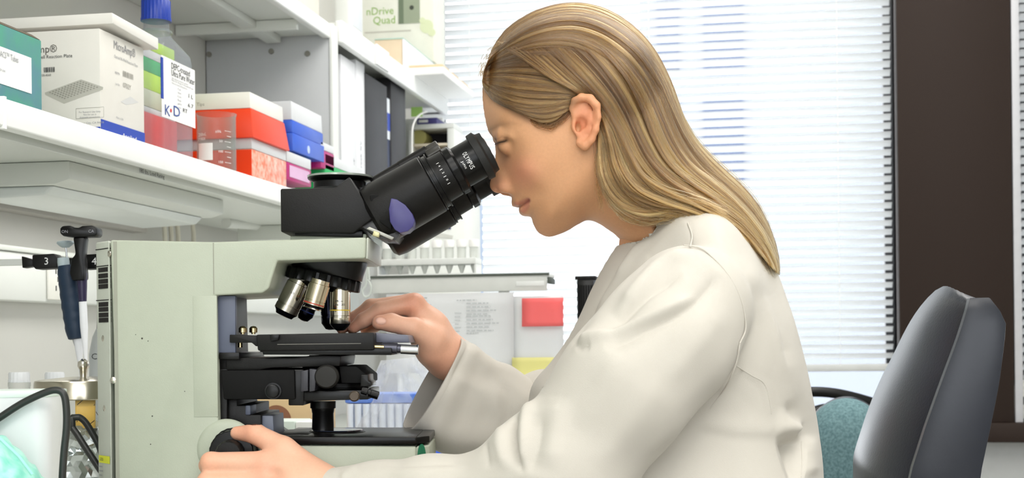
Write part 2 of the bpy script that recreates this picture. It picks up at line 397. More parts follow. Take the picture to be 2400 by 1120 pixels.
# ------------------------------------------------------------------ microscope (view-aligned: it stands turned on the bench)
Yn, Yf, Yc = 1.37, 1.52, 1.445
mb0 = WU(600, 1230, Yc)
ms = root('microscope', 'sage grey laboratory microscope with black binocular head on the bench', 'microscope', (mb0.x, mb0.y, BZ))
def PX(pts, Y): return [U(x, y, Y) for x, y in pts]
def cpr(pts, y0, y1, Yr=None):                        # side outline, extruded across the width
    return MB(MC).prism(PX(pts, y0 if Yr is None else Yr), (0, y1 - y0, 0)) if Yr is None else \
        MB(MC).prism([(x, y0, z) for x, _, z in PX(pts, Yr)], (0, y1 - y0, 0))
xb, _, _ = U(258, 800, Yn)
zb = BZ
st = [(258,562),(500,567),(690,561),(858,556),(856,606),(650,611),(641,640),(630,676),(615,687),(506,692),(512,1030),(560,1042),(975,1046)]
P = PX(st, Yn); P += [(P[-1][0], Yn, zb + .004), (P[0][0] + .006, Yn, zb + .004)]
MB(MC).prism(P, (0, Yf - Yn, 0)).build('stand', scope_paint, ms, .0022, 3)
# front faces of arm and base, chamfered, and the rear cover with vents
for pts in ([(858,556),(856,606)], ):
    a = U(858, 556, Yn); b = U(856, 606, Yn)
    MB(MC).prism([(a[0], Yn + .004, a[2]), (b[0], Yn + .004, b[2]), (b[0] + .002, Yn + .004, b[2]), (a[0] + .002, Yn + .004, a[2])], (0, Yf - Yn - .008, 0)).build('arm_end_plate', scope_panel, ms, .0008)
a = U(975, 1046, Yn)
MB(MC).prism([(a[0], Yn, zb + .004), (a[0] + .012, Yn + .018, zb + .004), (a[0] + .012, Yf - .018, zb + .004), (a[0], Yf, zb + .004)], (0, 0, a[2] - zb - .004)).build('base_nose', scope_paint, ms, .002, 3)
xr = U(227, 800, 1.395)[0]; zt = U(258, 562, Yn)[2]
MB(MC).prism([(xb, Yn, zb + .004), (xr, 1.395, zb + .004), (xr, Yf, zb + .004), (xb, Yf, zb + .004)], (0, 0, zt - zb - .0045)).build('rear_cover', scope_panel, ms, .002, 3)
e1 = (MC @ Vector((xr - xb, .025, 0))); LW = e1.length; e1.normalize(); nrm = Vector((0,0,1)).cross(e1)
O0 = MC @ Vector((xb, Yn, 0))
if nrm.dot(MC @ Vector((0, -1, 0))) < 0: nrm = -nrm
def rear(t, z, off=.0005): return O0 + e1*(LW*t) + Vector((0, 0, z)) + nrm*off
def rz(py): return U(240, py, 1.38)[2]
slot_m = M('vent_dark', (22, 18, 16), 0.7, noise=0)
for py in (632, 646, 659, 671, 713, 725, 738, 750):
    z = rz(py)
    MB().hexa([rear(.1, z - .0022, -.003), rear(.8, z - .0022, -.003), rear(.8, z - .0022), rear(.1, z - .0022)],
              [rear(.1, z + .0022 , -.003), rear(.8, z + .0022, -.003), rear(.8, z + .0022), rear(.1, z + .0022)]).build('vent_slot', slot_m, ms)
for py in (583, 623, 703):
    z = rz(py)
    MB().hexa([rear(.06, z - .0004, -.003), rear(1, z - .0004, -.003), rear(1, z - .0004), rear(.06, z - .0004)],
              [rear(.06, z + .0004, -.003), rear(1, z + .0004, -.003), rear(1, z + .0004), rear(.06, z + .0004)]).build('seam', slot_m, ms)
for t, py in ((.03, 596), (.55, 793), (-.12, 891), (.5, 957)):
    c = rear(t, rz(py), .0) if t > 0 else MC @ Vector(U(265, py, Yn - .0003))
    nn = nrm if t > 0 else MC @ Vector((0, -1, 0))
    MB().lathe(c - nn*.001, c + nn*.002, [(0, .0032), (.0010, .0032), (.0014, .0024), (.0016, .001)], 14).build('screw', chrome, ms)
c = rz(1077)
lb = MB().add([rear(.08, c - .0036, .0006), rear(.9, c - .0036, .0006), rear(.9, c + .0036, .0006), rear(.08, c + .0036, .0006)], [(0,1,2,3)]).build('caution_label', M('label_yellow', (222, 226, 40), 0.5, noise=0), ms, label='yellow caution label')
lettering('CAUTION', ink, lb, rear(.8, c - .0015, .0008), -e1, (0,0,1), height=.003, width=.008, off=0.0003)
tl_ = MB(); textlines(tl_, rear(.88, c - .008, .0004), -e1, (0,0,1), 4, .010, .0042, .0014, 5); tl_.build('small_print', ink_soft, ms)
# side seams and inset panel
def sidebox(x0, y0, x1, y1, d, name, mat, bev=0): 
    a = U(x0, y1, Yn); b = U(x1, y0, Yn)
    return MB(MC).box((a[0], Yn - d, a[2]), (b[0], Yn + .002, b[2])).build(name, mat, ms, bev)
sidebox(500, 569, 501.2, 690, .0002, 'seam', M('seam_grey', (150, 152, 138), 0.6, noise=0))
sidebox(455, 693, 508, 977, .0005, 'side_panel', scope_paint, .0003)
sidebox(272.5, 566, 274, 1230, .0002, 'seam', MATS['seam_grey'])
for x, y, r in ((333, 793, 2.2), (347, 799, 1.2), (357, 975, 1.8), (318, 784, 1), (433, 917, 1.2), (353, 1041, 1.4)):
    a = U(x, y, Yn - .0002); MB(MC).cyl(a, (a[0], a[1] - .0002, a[2]), r/2400, n=8).build('paint_chip', M('chip_dark', (70, 70, 62), .7, noise=0), ms)
# black bar in the throat of the stand
cpr([(507,690),(530,690),(534,838),(532,985),(560,1040),(512,1040)], Yn + .012, Yf - .03).build('focus_rail', black_paint, ms, .001)
cpr([(509,693),(552,693),(552,828),(509,830)], Yn + .008, Yn + .016).build('rail_reflection', M('rail_blue_grey', (84, 90, 108), 0.4), ms, .0008)  # bluish plate paints the reflection on the front of the bar
cpr([(513,826),(561,826),(561,842),(513,842)], Yn + .006, Yf - .006).build('rail_clamp', black_satin, ms, .0008)
# bevelled cheek by the knob
c = U(530, 1052, Yn)
MB(MC).lathe((c[0], Yn + .002, c[2]), (c[0], Yn - .01, c[2]), [(0, .029), (.001, .0288), (.003, .0275), (.005, .024), (.006, .0)], 40).build('knob_seat', scope_paint, ms)
# base deck
cpr([(640,1024),(975,1024),(975,1040),(640,1042)], Yn - .002, Yf + .002).build('base_deck', black_satin, ms, .0012)
a = U(975, 1024, Yn); b = U(975, 1040, Yn)
MB(MC).prism([(a[0], Yn - .001, b[2]), (a[0] + .012, Yn + .018, b[2]), (a[0] + .012, Yf - .018, b[2]), (a[0], Yf + .001, b[2])], (0, 0, a[2] - b[2])).build('deck_nose', black_satin, ms, .001)
# green badge on the chamfered nose
q0 = MC @ Vector((a[0] + .0002, Yn + .0003, 0)); q1 = MC @ Vector((a[0] + .012, Yn + .018, 0)); ex = (q1 - q0).normalized(); en = (ex.cross(Vector((0,0,1)))).normalized()
bc = q0 + ex*.0068 + Vector((0, 0, U(985, 1070, 1.378)[2])) + en*.0008
ring = [bc + ex*(.0062*math.cos(k*math.pi/14)) + Vector((0, 0, .0125*math.sin(k*math.pi/14))) for k in range(28)]
MB().loft([ring, [p + en*.0008 for p in ring]]).build('badge', M('badge_green', (22, 110, 78), 0.3, coat=.5, noise=0), ms, label='green oval badge')
lettering('U1S2', M('badge_white', (220, 232, 226), .4, noise=0), ms, bc - ex*.003 + en*.0009 - Vector((0,0,.008)), (0,0,1) , -ex, height=.002, width=.006)
# field lens and its ring
def lat(px0, py0, px1, py1, Y, prof, mat, name, n=40, ribs=0, ribd=0, par=None, bevel=0, label=None):
    """prof in image pixels at depth Y: (distance along axis, radius)"""
    k = Y / F
    return MB(MC).lathe(U(px0, py0, Y), U(px1, py1, Y), [(t*k, r*k) for t, r in prof], n, True, ribs, ribd).build(name, mat, par or ms, bevel, label=label)
lat(757, 940, 757, 1040, Yc, [(0,30),(16,30),(17,27),(26,26),(28,25),(84,26),(90,27),(110,27)], black_satin, 'field_lens_column')
lat(790, 1008, 790, 1050, Yc, [(0,60),(3,66),(10,67),(11,62),(16,62),(17,66),(40,66)], black_paint, 'field_lens_ring', 56, 1, .0006)
MB(MC).lathe(U(790, 1008, Yc), U(790, 1000, Yc), [(0,.026),(.0008,.0255),(.001,.018)], 40).build('field_lens', M('lens_glass', (40, 46, 60), 0.05, coat=1, noise=0), ms)
cpr([(636,1020),(700,1016),(760,1024),(760,1046),(725,1040),(640,1038)], Yn + .03, Yf - .03).build('deck_step', black_paint, ms, .001)
# stage
cpr([(538,784),(612,786),(612,805),(600,812),(590,803),(538,803)], Yn + .004, Yn + .05).build('slide_holder_arm', black_paint, ms, .0008)
cpr([(600,784),(877,779),(877,820),(604,822)], Yn - .002, Yf + .01).build('stage_plate', black_paint, ms, .0015)
a = U(650, 807, Yn - .0022); b = U(846, 804, Yn - .0022)
MB(MC).box((a[0], Yn - .0024, a[2] - .0003), (b[0], Yn - .0015, a[2] + .0003)).build('stage_groove', M('edge_grey', (110, 108, 100), .4, noise=0), ms)
cpr([(632,784),(655,783),(652,797),(634,800)], Yn - .006, Yn).build('slide_clip', black_satin, ms, .0008)
cpr([(609,815),(918,815),(918,832),(616,831),(616,825),(609,825)], Yn + .004, Yf + .004).build('stage_carrier', black_satin, ms, .0008)
cpr([(876,779),(955,785),(960,803),(876,803)], Yn + .02, Yf + .012).build('stage_wing', M('wing_grey', (96, 98, 112), 0.35), ms, .0012)
for x in (569, 594):
    lat(x, 783, x, 760, Yn + .02 if x == 569 else Yn + .035, [(0,5),(3,5),(4,9.5),(14,9.5),(18,6),(19,2)], brass, 'clip_screw', 14)
lat(563, 803, 563, 814, Yn + .02, [(0,5.5),(11,5.5)], brass, 'clip_screw', 14)
lat(876, 814, 985, 819, Yn + .012, [(0,9),(20,9),(20.5,13),(55,13),(56,10.5),(100,10.5),(101,12),(104,12)], M('shaft_dark', (74, 74, 84), 0.3, metal=.7), 'stage_shaft', 20)
lat(878, 812, 901, 813, Yn + .004, [(0,4.5),(22,4.5)], brass, 'stage_pin', 14)
lat(940, 818, 982, 820, Yn + .0115, [(0,11.5),(40,11.5),(41,10)], steel, 'stage_shaft_end', 20)
# substage arm, condenser carrier
cpr([(513,838),(690,838),(740,832),(800,834),(796,858),(640,862),(600,868),(513,868)], Yn + .012, Yf - .012).build('substage_arm', black_paint, ms, .0012)
cpr([(516,868),(690,866),(692,936),(524,936)], Yn + .006, Yf - .01).build('substage_block', black_matt, ms, .0015)
cpr([(676,866),(712,866),(712,950),(676,950)], Yn + .010, Yf - .014).build('substage_block', black_satin, ms, .001)
cpr([(705,870),(722,866),(722,916),(705,918)], Yn + .002, Yn + .05).build('guide_plate', M('guide_grey', (46, 46, 52), .4), ms, .0006)
cpr([(725,864),(742,866),(738,916),(725,918)], Yn + .000, Yn + .04).build('guide_plate', MATS['guide_grey'], ms, .0006)
cpr([(700,916),(862,914),(864,936),(700,940)], Yn + .012, Yf - .02).build('condenser_carrier', black_satin, ms, .001)
lat(800, 888, 800, 920, Yc, [(0,54),(8,58),(9,69),(18,69),(19,64),(30,62)], black_paint, 'condenser_ring', 60, 1, .0005)
lat(765, 832, 765, 892, Yc, [(0,40),(20,42),(26,56),(60,58)], black_satin, 'condenser')
cpr([(795,858),(835,858),(862,880),(862,898),(800,898)], Yn + .02, Yf - .03).build('condenser_housing', black_matt, ms, .001)
a = U(641, 916, Yn + .006)
MB(MC).lathe(a, (a[0], a[1] - .01, a[2]), [(0, .008), (.003, .008), (.0031, .0066), (.008, .0062), (.0085, .005)], 28).build('clamp_knob', black_satin, ms)
a = U(768, 882, Yn + .01)
MB(MC).lathe(a, (a[0], a[1] - .014, a[2]), [(0, .0115), (.01, .0115), (.012, .010), (.0125, .004)], 32).build('condenser_knob', M('knob_grey', (40, 39, 37), .5, spec=.25), ms)
cpr([(845,878),(863,878),(864,893),(870,895),(870,905),(845,906)], Yn + .01, Yn + .06).build('aperture_lever', black_satin, ms, .0008)
a = U(832, 928, Yn + .008)
MB(MC).lathe(a, (a[0], a[1] - .008, a[2]), [(0, .0052), (.007, .0052), (.008, .004)], 20).build('centring_screw', M('screw_brown', (74, 64, 54), .4, metal=.4), ms)
lat(848, 915, 890, 928, Yn + .015, [(0,12),(14,12),(15,9),(22,9),(23,10),(40,10),(41,8)], black_satin, 'centring_screw', 20, 1, .0006)
# lower focus block and knobs
cpr([(525,935),(556,935),(556,950),(586,950),(586,972),(612,972),(612,1030),(540,1042),(520,1000)], Yn + .02, Yf - .02).build('focus_block', black_paint, ms, .001)
cpr([(575,950),(587,950),(587,972),(575,972)], Yn + .018, Yn + .05).build('focus_block_face', MATS['rail_blue_grey'], ms, .0006)
cpr([(614,974),(640,974),(642,1024),(614,1024)], Yn + .026, Yn + .09).build('focus_block_face', M('block_blue_grey', (112, 118, 134), .4), ms, .0008)
a = U(552, 1058, Yn)
MB(MC).lathe((a[0], Yn, a[2]), (a[0], Yn - .07, a[2]), [(0, .0235), (.006, .0235), (.007, .022), (.020, .0215), (.021, .0205), (.0215, .015)], 96, True, 1, .0003).build('coarse_knob', black_satin, ms)
MB(MC).lathe((a[0], Yn - .02, a[2]), (a[0], Yn - .07, a[2]), [(0, .0135), (.014, .013), (.016, .0115), (.0165, .004)], 72, True, 1, .00025).build('fine_knob', black_paint, ms)
b = U(636, 1054, Yf)
MB(MC).lathe((b[0], Yf, b[2]), (b[0], Yf + .05, b[2]), [(0, .026), (.018, .026), (.02, .024), (.022, .013), (.03, .013)], 60, True, 1, .0005).build('coarse_knob', black_satin, ms)
# nosepiece
rg_ = []
for cx_, cy_, hx_, hy_, hY in ((756,606,104,1,.0375), (760,616,101,6,.037), (768,634,84,14,.0355), (773,643,76,18,.0345)):
    rg_.append([U(cx_ + hx_*math.copysign(abs(math.cos(q))**.7, math.cos(q)), cy_ + hy_*math.copysign(abs(math.cos(q))**.7, math.cos(q)), Yc + hY*math.copysign(abs(math.sin(q))**.7, math.sin(q))) for q in np.linspace(0, 2*math.pi, 41)[:-1]])
MB(MC).loft(rg_).build('nosepiece_mount', black_satin, ms, .001)
nx, ny = -.217, .976                                   # axis of the turret in the picture plane
lat(761, 642, 761 + nx*100, 642 + ny*100, Yc, [(-14,70),(-2,80),(0,86),(2,88),(25,89),(27,84),(28,70),(38,58)], black_satin, 'nosepiece', 84, 1, .0022)
obj_dark = M('objective_dark', (40, 42, 60), 0.14, metal=.9, noise=0)
def objective(x0, y0, x1, y1, Y, R, L, mat, ringc, rt, taper=.62, txt=None):
    dx, dy = x1 - x0, y1 - y0; n = math.hypot(dx, dy)
    o = lat(x0, y0, x1, y1, Y, [(-8, R*.92), (2, R*.92), (3, R), (L*.66, R), (L*.67, R*.965), (L*.69, R*.965), (L*.70, R), (L*.86, R), (L*.93, R*.8), (L, R*taper)], mat, 'objective', 36)
    k = Y/F; a = Vector(U(x0, y0, Y)); b = Vector(U(x1, y1, Y))
    if ringc: MB(MC).lathe(a, b, [(rt*L*k, R*k*1.012), (rt*L*k + .0011, R*k*1.012)], 36).build('colour_ring', M('ring_%d_%d_%d' % ringc, ringc, .35, noise=0), o)
    MB(MC).lathe(a, b, [(L*.86*k, R*k*1.004), (L*.93*k, R*.81*k), (L*1.005*k, R*taper*k), (L*1.03*k, R*.3*k)], 36).build('front_lens', M('objective_tip', (24, 24, 30), .15, metal=.6, noise=0), o)
    if txt:
        ax = (b - a).normalized(); side = ax.cross(Vector((0, 1, 0))).normalized()
        for i, s in enumerate(txt):
            w = min(.011, .0018*len(s))
            q = a + ax*(k*(L*.34) + .0034*i) + Vector((0, -R*k - .0006, 0)) + side*(-w/2)
            lettering(s, ink, o, MC @ q, MC.to_3x3() @ side, MC.to_3x3() @ (-ax), height=.002, width=w)
    return o
objective(772, 672, 778, 770, 1.478, 24, 98, obj_dark, None, .6)
objective(745, 668, 708, 752, 1.476, 20, 88, obj_dark, (52, 78, 160), .75)
objective(702, 664, 664, 742, 1.432, 29, 84, chrome, None, .6, .7, ('US', ))
objective(750, 664, 732, 724, 1.405, 25, 62, M('brass_bright', (220, 210, 186), .14, metal=1), (176, 60, 44), .78, .9)
objective(797, 676, 797, 772, 1.432, 24, 96, M('chrome_warm', (214, 208, 192), .15, metal=1), (206, 176, 40), .52, .5, ('Plan', '10x/0.25'))
# binocular head
cpr([(657,442),(784,440),(819,414),(877,510),(847,531),(828,546),(658,544)], 1.39, 1.50).build('head_block', black_paint, ms, .0016, 2)
cpr([(690,544),(850,540),(850,556),(690,552)], 1.40, 1.49).build('head_flange', black_satin, ms, .001)
cpr([(680,553),(858,548),(858,566),(680,566)], 1.405, 1.485).build('head_mount', scope_paint, ms, .001)
lat(797, 442, 797, 400, Yc, [(0,62),(14,62),(15,64),(20,74),(24,76),(27,75),(28,60)], black_satin, 'camera_port', 56)
MB(MC).lathe(U(797, 415, Yc), U(797, 400, Yc), [(-.0008, .0328), (.0009, .0331), (.0012, .032)], 56).build('port_rim', M('rim_clear', (196, 206, 196), .15, metal=.6, noise=0), ms)
cpr([(846,531),(880,511),(938,548),(926,564),(893,560)], 1.395, 1.49).build('head_bracket', M('bracket_grey', (70, 70, 72), .35), ms, .001)
cpr([(858,536),(866,531),(924,556),(918,562)], 1.390, 1.40).build('bracket_strip', M('strip_grey', (168, 168, 160), .35, metal=.3), ms, .0006)
cpr([(876,540),(890,545),(888,556),(872,552)], 1.386, 1.395).build('bracket_latch', M('latch_pale', (190, 184, 140), .3, metal=.4), ms, .0006)
dxx, dyy = .869, -.494
def tubeparts(ax, ay, Y, sc, short, near):
    e = lambda t: (ax + dxx*t, ay + dyy*t)
    L = lambda prof, mat, name, **k: lat(ax, ay, *e(100), Y, [(t, r*sc) for t, r in prof], mat, name, **k)
    L([(-38,58),(-30,70),(-10,74),(122,72),(124,70)], black_paint, 'tube_housing', n=56)
    L([(124,69),(126,71),(129,71),(130,66),(138,66),(139,69),(142,69)], black_satin, 'tube_collar', n=56)
    L([(142,58),(176,57),(178,52),(188,52)], black_paint, 'dioptre_ring', n=56)
    L([(180,60),(194,60),(196,56),(200,52)], black_satin, 'eyepiece_collar', n=48, ribs=1, ribd=.0008)
    L([(198,50),(246 - short,50)], black_satin, 'eyepiece', n=48)
    L([(246 - short,58),(262 - short,59),(264 - short,55),(267 - short,51),(278 - short,49),(279 - short,40)], M('rubber', (24, 24, 23), .6), 'eyecup', n=48)
    k = Y/F
    p = Vector(U(*e(279 - short), Y)); q = Vector(U(*e(290 - short), Y))
    MB(MC).lathe(p, q, [(0, .016*sc), (.0006, .015*sc), (.001, .006*sc)], 32).build('eyepiece_lens', M('lens_blue', (36, 42, 74), .04, coat=1, noise=0), ms)
tubeparts(930, 528, 1.475, .92, 14, False)
tubeparts(905, 492, 1.413, 1.0, 0, True)
lat(872, 430, 1004, 352, 1.452, [(0,13),(76,13),(77,14),(150,13.5)], black_paint, 'pupil_distance_rod', 24)
lat(1002, 368, 1028, 352.5, 1.455, [(0,22),(2,24),(34,24),(36,21)], M('knurl_grey', (72, 70, 66), .4, metal=.3), 'pupil_distance_knob', 40, 1, .0012)
cpr([(866,455),(920,455),(918,540),(870,508)], 1.384, 1.44).build('prism_housing', black_matt, ms, .002)
cpr([(916,464),(930,467),(950,480),(966,500),(972,517),(968,531),(956,542),(938,546),(925,538),(914,520),(911,490)], 1.3785, 1.41).build('prism_cap', M('cap_violet_reflection', (62, 58, 112), .35, noise=.03, nscale=200), ms, .0012, label='end cap with a violet reflection painted in')  # blue-violet reflection on the flat facet is put into its colour
# eyepiece lettering, following the barrel
axv = Vector(U(905 + dxx*100, 492 + dyy*100, 1.413)) - Vector(U(905, 492, 1.413)); axv.normalize(); A0 = Vector(U(905, 492, 1.413))
R3 = MC.to_3x3(); dn = axv.cross(Vector((0, 1, 0))).normalized()
if dn.z > 0: dn = -dn
def barrel_text(s, t, rad, ang0, h, w):
    k = 1.413/F
    for i, ch in enumerate(s):
        if ch == ' ': continue
        q = ang0 + (i + .5)*w/(rad*k)
        rdv = Vector((0, -1, 0))*math.cos(q) + dn*math.sin(q); tg = dn*math.cos(q) - Vector((0, -1, 0))*math.sin(q)
        o = A0 + axv*(t*k) + rdv*(rad*k + .0003)
        lettering(ch, ink_white, ms, R3 @ (o - tg*w*.42), R3 @ tg, R3 @ axv, height=h, width=w*.82 if ch not in 'I1|' else w*.3)
barrel_text('OLYMPUS', 218, 50, -.42, .0048, .0026)
barrel_text('JAPAN', 207, 50, -.1, .0022, .0016)
barrel_text('| 4 | 2 | 0 |', 156, 57.5, -.55, .0022, .0019)
# ------------------------------------------------------------------ signed-distance modelling for the woman
class Grid:
    def __init__(s, lo, hi, h):
        s.lo = np.array(lo, float); s.h = h
        n = [int(math.ceil((b - a)/h)) + 1 for a, b in zip(lo, hi)]
        s.x = (lo[0] + h*np.arange(n[0])).astype(np.float32)[:, None, None]
        s.y = (lo[1] + h*np.arange(n[1])).astype(np.float32)[None, :, None]
        s.z = (lo[2] + h*np.arange(n[2])).astype(np.float32)[None, None, :]
        s.f = np.full(n, 1.0, np.float32)
def smin(a, b, k):
    h = np.maximum(k - np.abs(a - b), 0)/k
    return np.minimum(a, b) - h*h*k*0.25
def smax(a, b, k): return -smin(-a, -b, k)
def rcone(g, a, b, ra, rb, yy=None):
    y = g.y if yy is None else yy
    d = [b[i] - a[i] for i in range(3)]; L2 = sum(q*q for q in d) + 1e-12
    px, py, pz = g.x - a[0], y - a[1], g.z - a[2]
    t = np.clip((px*d[0] + py*d[1] + pz*d[2])/L2, 0, 1)
    return np.sqrt((px - t*d[0])**2 + (py - t*d[1])**2 + (pz - t*d[2])**2) - (ra + (rb - ra)*t)
def ell(g, c, r, yy=None, rot=0.0):
    y = g.y if yy is None else yy
    px, py, pz = g.x - c[0], y - c[1], g.z - c[2]
    cs, sn = math.cos(rot), math.sin(rot)
    qx = px*cs + pz*sn; qz = -px*sn + pz*cs
    k0 = np.sqrt((qx/r[0])**2 + (py/r[1])**2 + (qz/r[2])**2)
    return (k0 - 1)*min(r)*0.6 + (k0 - 1)*max(r)*0.2
def chain(g, pts, k, f=None, yy=None):
    for (a, ra), (b, rb) in zip(pts[:-1], pts[1:]):
        d = rcone(g, a, b, ra, rb, yy); f = d if f is None else smin(f, d, k)
    return f
def polysdf(X, Z, poly):
    P = np.array(poly); d = np.full(X.shape, 1e9); ins = np.zeros(X.shape, bool)
    for i in range(len(P)):
        a = P[i]; b = P[(i + 1) % len(P)]; e = b - a
        wx, wz = X - a[0], Z - a[1]
        t = np.clip((wx*e[0] + wz*e[1])/(e @ e + 1e-15), 0, 1)
        d = np.minimum(d, (wx - e[0]*t)**2 + (wz - e[1]*t)**2)
        c = (a[1] > Z) != (b[1] > Z)
        xi = a[0] + (Z - a[1])*e[0]/(e[1] if abs(e[1]) > 1e-12 else 1e-12)
        ins ^= c & (X < xi)
    return np.where(ins, 1, -1)*np.sqrt(d)            # positive inside
def tps(pts, vals, lam=1e-3):
    P = np.array(pts, float)/100.0; n = len(P)
    K = lambda A, B: (lambda r2: np.where(r2 > 0, r2*np.log(r2 + 1e-12)*0.5, 0))(((A[:, None] - B[None])**2).sum(-1))
    A = np.zeros((n + 3, n + 3)); A[:n, :n] = K(P, P) + lam*np.eye(n); A[:n, n] = 1; A[:n, n+1:] = P; A[n:, :n] = A[:n, n:].T
    w = np.linalg.solve(A, np.concatenate([vals, np.zeros(3)]))
    def ev(x, y):
        sh = x.shape; Q = np.stack([x.ravel(), y.ravel()], -1)/100.0
        out = np.empty(len(Q))
        for i in range(0, len(Q), 20000):
            q = Q[i:i+20000]; out[i:i+20000] = K(q, P) @ w[:n] + w[n] + q @ w[n+1:]
        return out.reshape(sh)
    return ev
def proj(x, y, z):
    """view-aligned frame -> photo pixels"""
    a, b = x/y, (z - CZ)/y
    return 1200 + (a*cr - b*sr)*F, 800 - (a*sr + b*cr)*F
def surfnets(f, lo, h):
    s = f < 0
    c = np.zeros([n - 1 for n in f.shape], np.int8)
    for i in (0, 1):
        for j in (0, 1):
            for k in (0, 1): c += s[i:f.shape[0]-1+i, j:f.shape[1]-1+j, k:f.shape[2]-1+k]
    act = (c > 0) & (c < 8); I = np.argwhere(act); idx = np.full(act.shape, -1, np.int32); idx[act] = np.arange(len(I))
    acc = np.zeros((len(I), 3)); cnt = np.zeros(len(I))
    cs = [(i, j, k) for i in (0, 1) for j in (0, 1) for k in (0, 1)]
    vals = {q: f[I[:,0]+q[0], I[:,1]+q[1], I[:,2]+q[2]] for q in cs}
    for q in cs:
        for ax in range(3):
            if q[ax]: continue
            q2 = list(q); q2[ax] = 1; q2 = tuple(q2)
            a, b = vals[q], vals[q2]; m = (a < 0) != (b < 0)
            t = np.where(m, a/np.where(m, a - b, 1), 0)
            p = np.array(q, float)[None] + np.zeros((len(I), 1)); p[:, ax] += t
            acc[m] += p[m]; cnt[m] += 1
    V = np.array(lo)[None] + (I + acc/cnt[:, None])*h
    Q = []
    for ax in range(3):
        sl = [slice(None)]*3; sl2 = [slice(None)]*3; sl[ax] = slice(0, -1); sl2[ax] = slice(1, None)
        a = s[tuple(sl)]; b = s[tuple(sl2)]
        o = [q for q in range(3) if q != ax]
        E = np.argwhere(a != b); ok = np.ones(len(E), bool)
        for q in o: ok &= (E[:, q] > 0) & (E[:, q] < f.shape[q] - 1)
        E = E[ok]; fl = a[E[:,0], E[:,1], E[:,2]]
        def cell(d1, d2):
            C = E.copy(); C[:, o[0]] += d1; C[:, o[1]] += d2; return idx[C[:,0], C[:,1], C[:,2]]
        q4 = np.stack([cell(-1,-1), cell(0,-1), cell(0,0), cell(-1,0)], 1)
        if ax == 1: fl = ~fl
        q4[~fl] = q4[~fl][:, ::-1]; Q.append(q4)
    return V, np.concatenate(Q)
def relax(V, Q, it=2, w=0.5):
    n = len(V); E = np.concatenate([Q[:, [0,1]], Q[:, [1,2]], Q[:, [2,3]], Q[:, [3,0]]])
    deg = np.bincount(E[:,0], minlength=n) + np.bincount(E[:,1], minlength=n)
    for _ in range(it):
        S = np.stack([np.bincount(E[:,0], V[E[:,1], k], n) + np.bincount(E[:,1], V[E[:,0], k], n) for k in range(3)], 1)
        V = V*(1 - w) + w*S/np.maximum(deg, 1)[:, None]
    return V
def vnormals(V, Q):
    nf = np.cross(V[Q[:,2]] - V[Q[:,0]], V[Q[:,3]] - V[Q[:,1]])
    N = np.stack([sum(np.bincount(Q[:,j], nf[:,k], len(V)) for j in range(4)) for k in range(3)], 1)
    return N/(np.linalg.norm(N, axis=1, keepdims=True) + 1e-12)
def mesh_from(name, V, Fs, mat, parent, cols=None):
    """V in the view-aligned frame"""
    W = V @ np.array(MC.to_3x3()).T - np.array(BASE.get(parent, Vector((0,0,0))))
    me = D.meshes.new(name); me.from_pydata(W.tolist(), [], Fs if isinstance(Fs, list) else Fs.tolist())
    if cols is not None:
        at = me.color_attributes.new('Col', 'FLOAT_COLOR', 'POINT')
        at.data.foreach_set('color', np.concatenate([cols, np.ones((len(cols), 1))], 1).astype(np.float32).ravel())
    me.shade_smooth(); me.materials.append(mat)
    o = D.objects.new(name, me); COL.objects.link(o); o.parent = parent; BASE[o] = BASE.get(parent); return o
def dseg(px, py, pts):
    """distance in pixels to a polyline, and position along it 0..1"""
    d = np.full(px.shape, 1e9); tt = np.zeros(px.shape); m = len(pts) - 1
    for i in range(m):
        ax, ay = pts[i]; bx, by = pts[i+1]; ex, ey = bx - ax, by - ay
        t = np.clip(((px - ax)*ex + (py - ay)*ey)/(ex*ex + ey*ey + 1e-9), 0, 1)
        q = np.hypot(px - ax - t*ex, py - ay - t*ey); k = q < d
        d = np.where(k, q, d); tt = np.where(k, (i + t)/m, tt)
    return d, tt
# ------------------------------------------------------------------ the woman
hip = WU(1760, 800, Yc)
woman = root('person', 'blonde woman in a white lab coat bending to the microscope eyepiece', 'person', (hip.x, hip.y, 0.44))
lin3 = lambda c: np.array(lin(c)[:3])
SKIN = lin3((212, 159, 118))
def uc(px, py): p = U(px, py, Yc); return (p[0], p[2])
head_px = [(1136,175),(1131,205),(1131,232),(1134,261),(1140,292),(1144,306),(1151,317),(1157,327),(1160,340),(1161,355),(1160,372),(1157,390),(1153,408),(1149,424),(1148,434),(1151,444),(1160,451),(1173,453),(1186,451),(1196,457),(1201,467),(1202,475),(1209,482),(1217,484),(1218,485),(1221,492),(1226,500),(1236,505),(1244,508),(1248,519),(1255,536),(1266,548),(1283,555),(1303,552),(1331,540),(1358,524),(1375,516),(1395,519),(1419,533),(1439,547),(1455,562),(1472,585),(1500,610),(1560,600),(1575,540),(1568,490),(1558,440),(1556,380),(1565,320),(1565,260),(1552,190),(1515,115),(1462,66),(1395,36),(1325,30),(1255,42),(1195,80),(1160,122)]
_sp = spline([(*p, 0) for p in head_px + head_px[:1]], 460)[:-1]
head_poly = [uc(x, y) for x, y, _ in _sp]
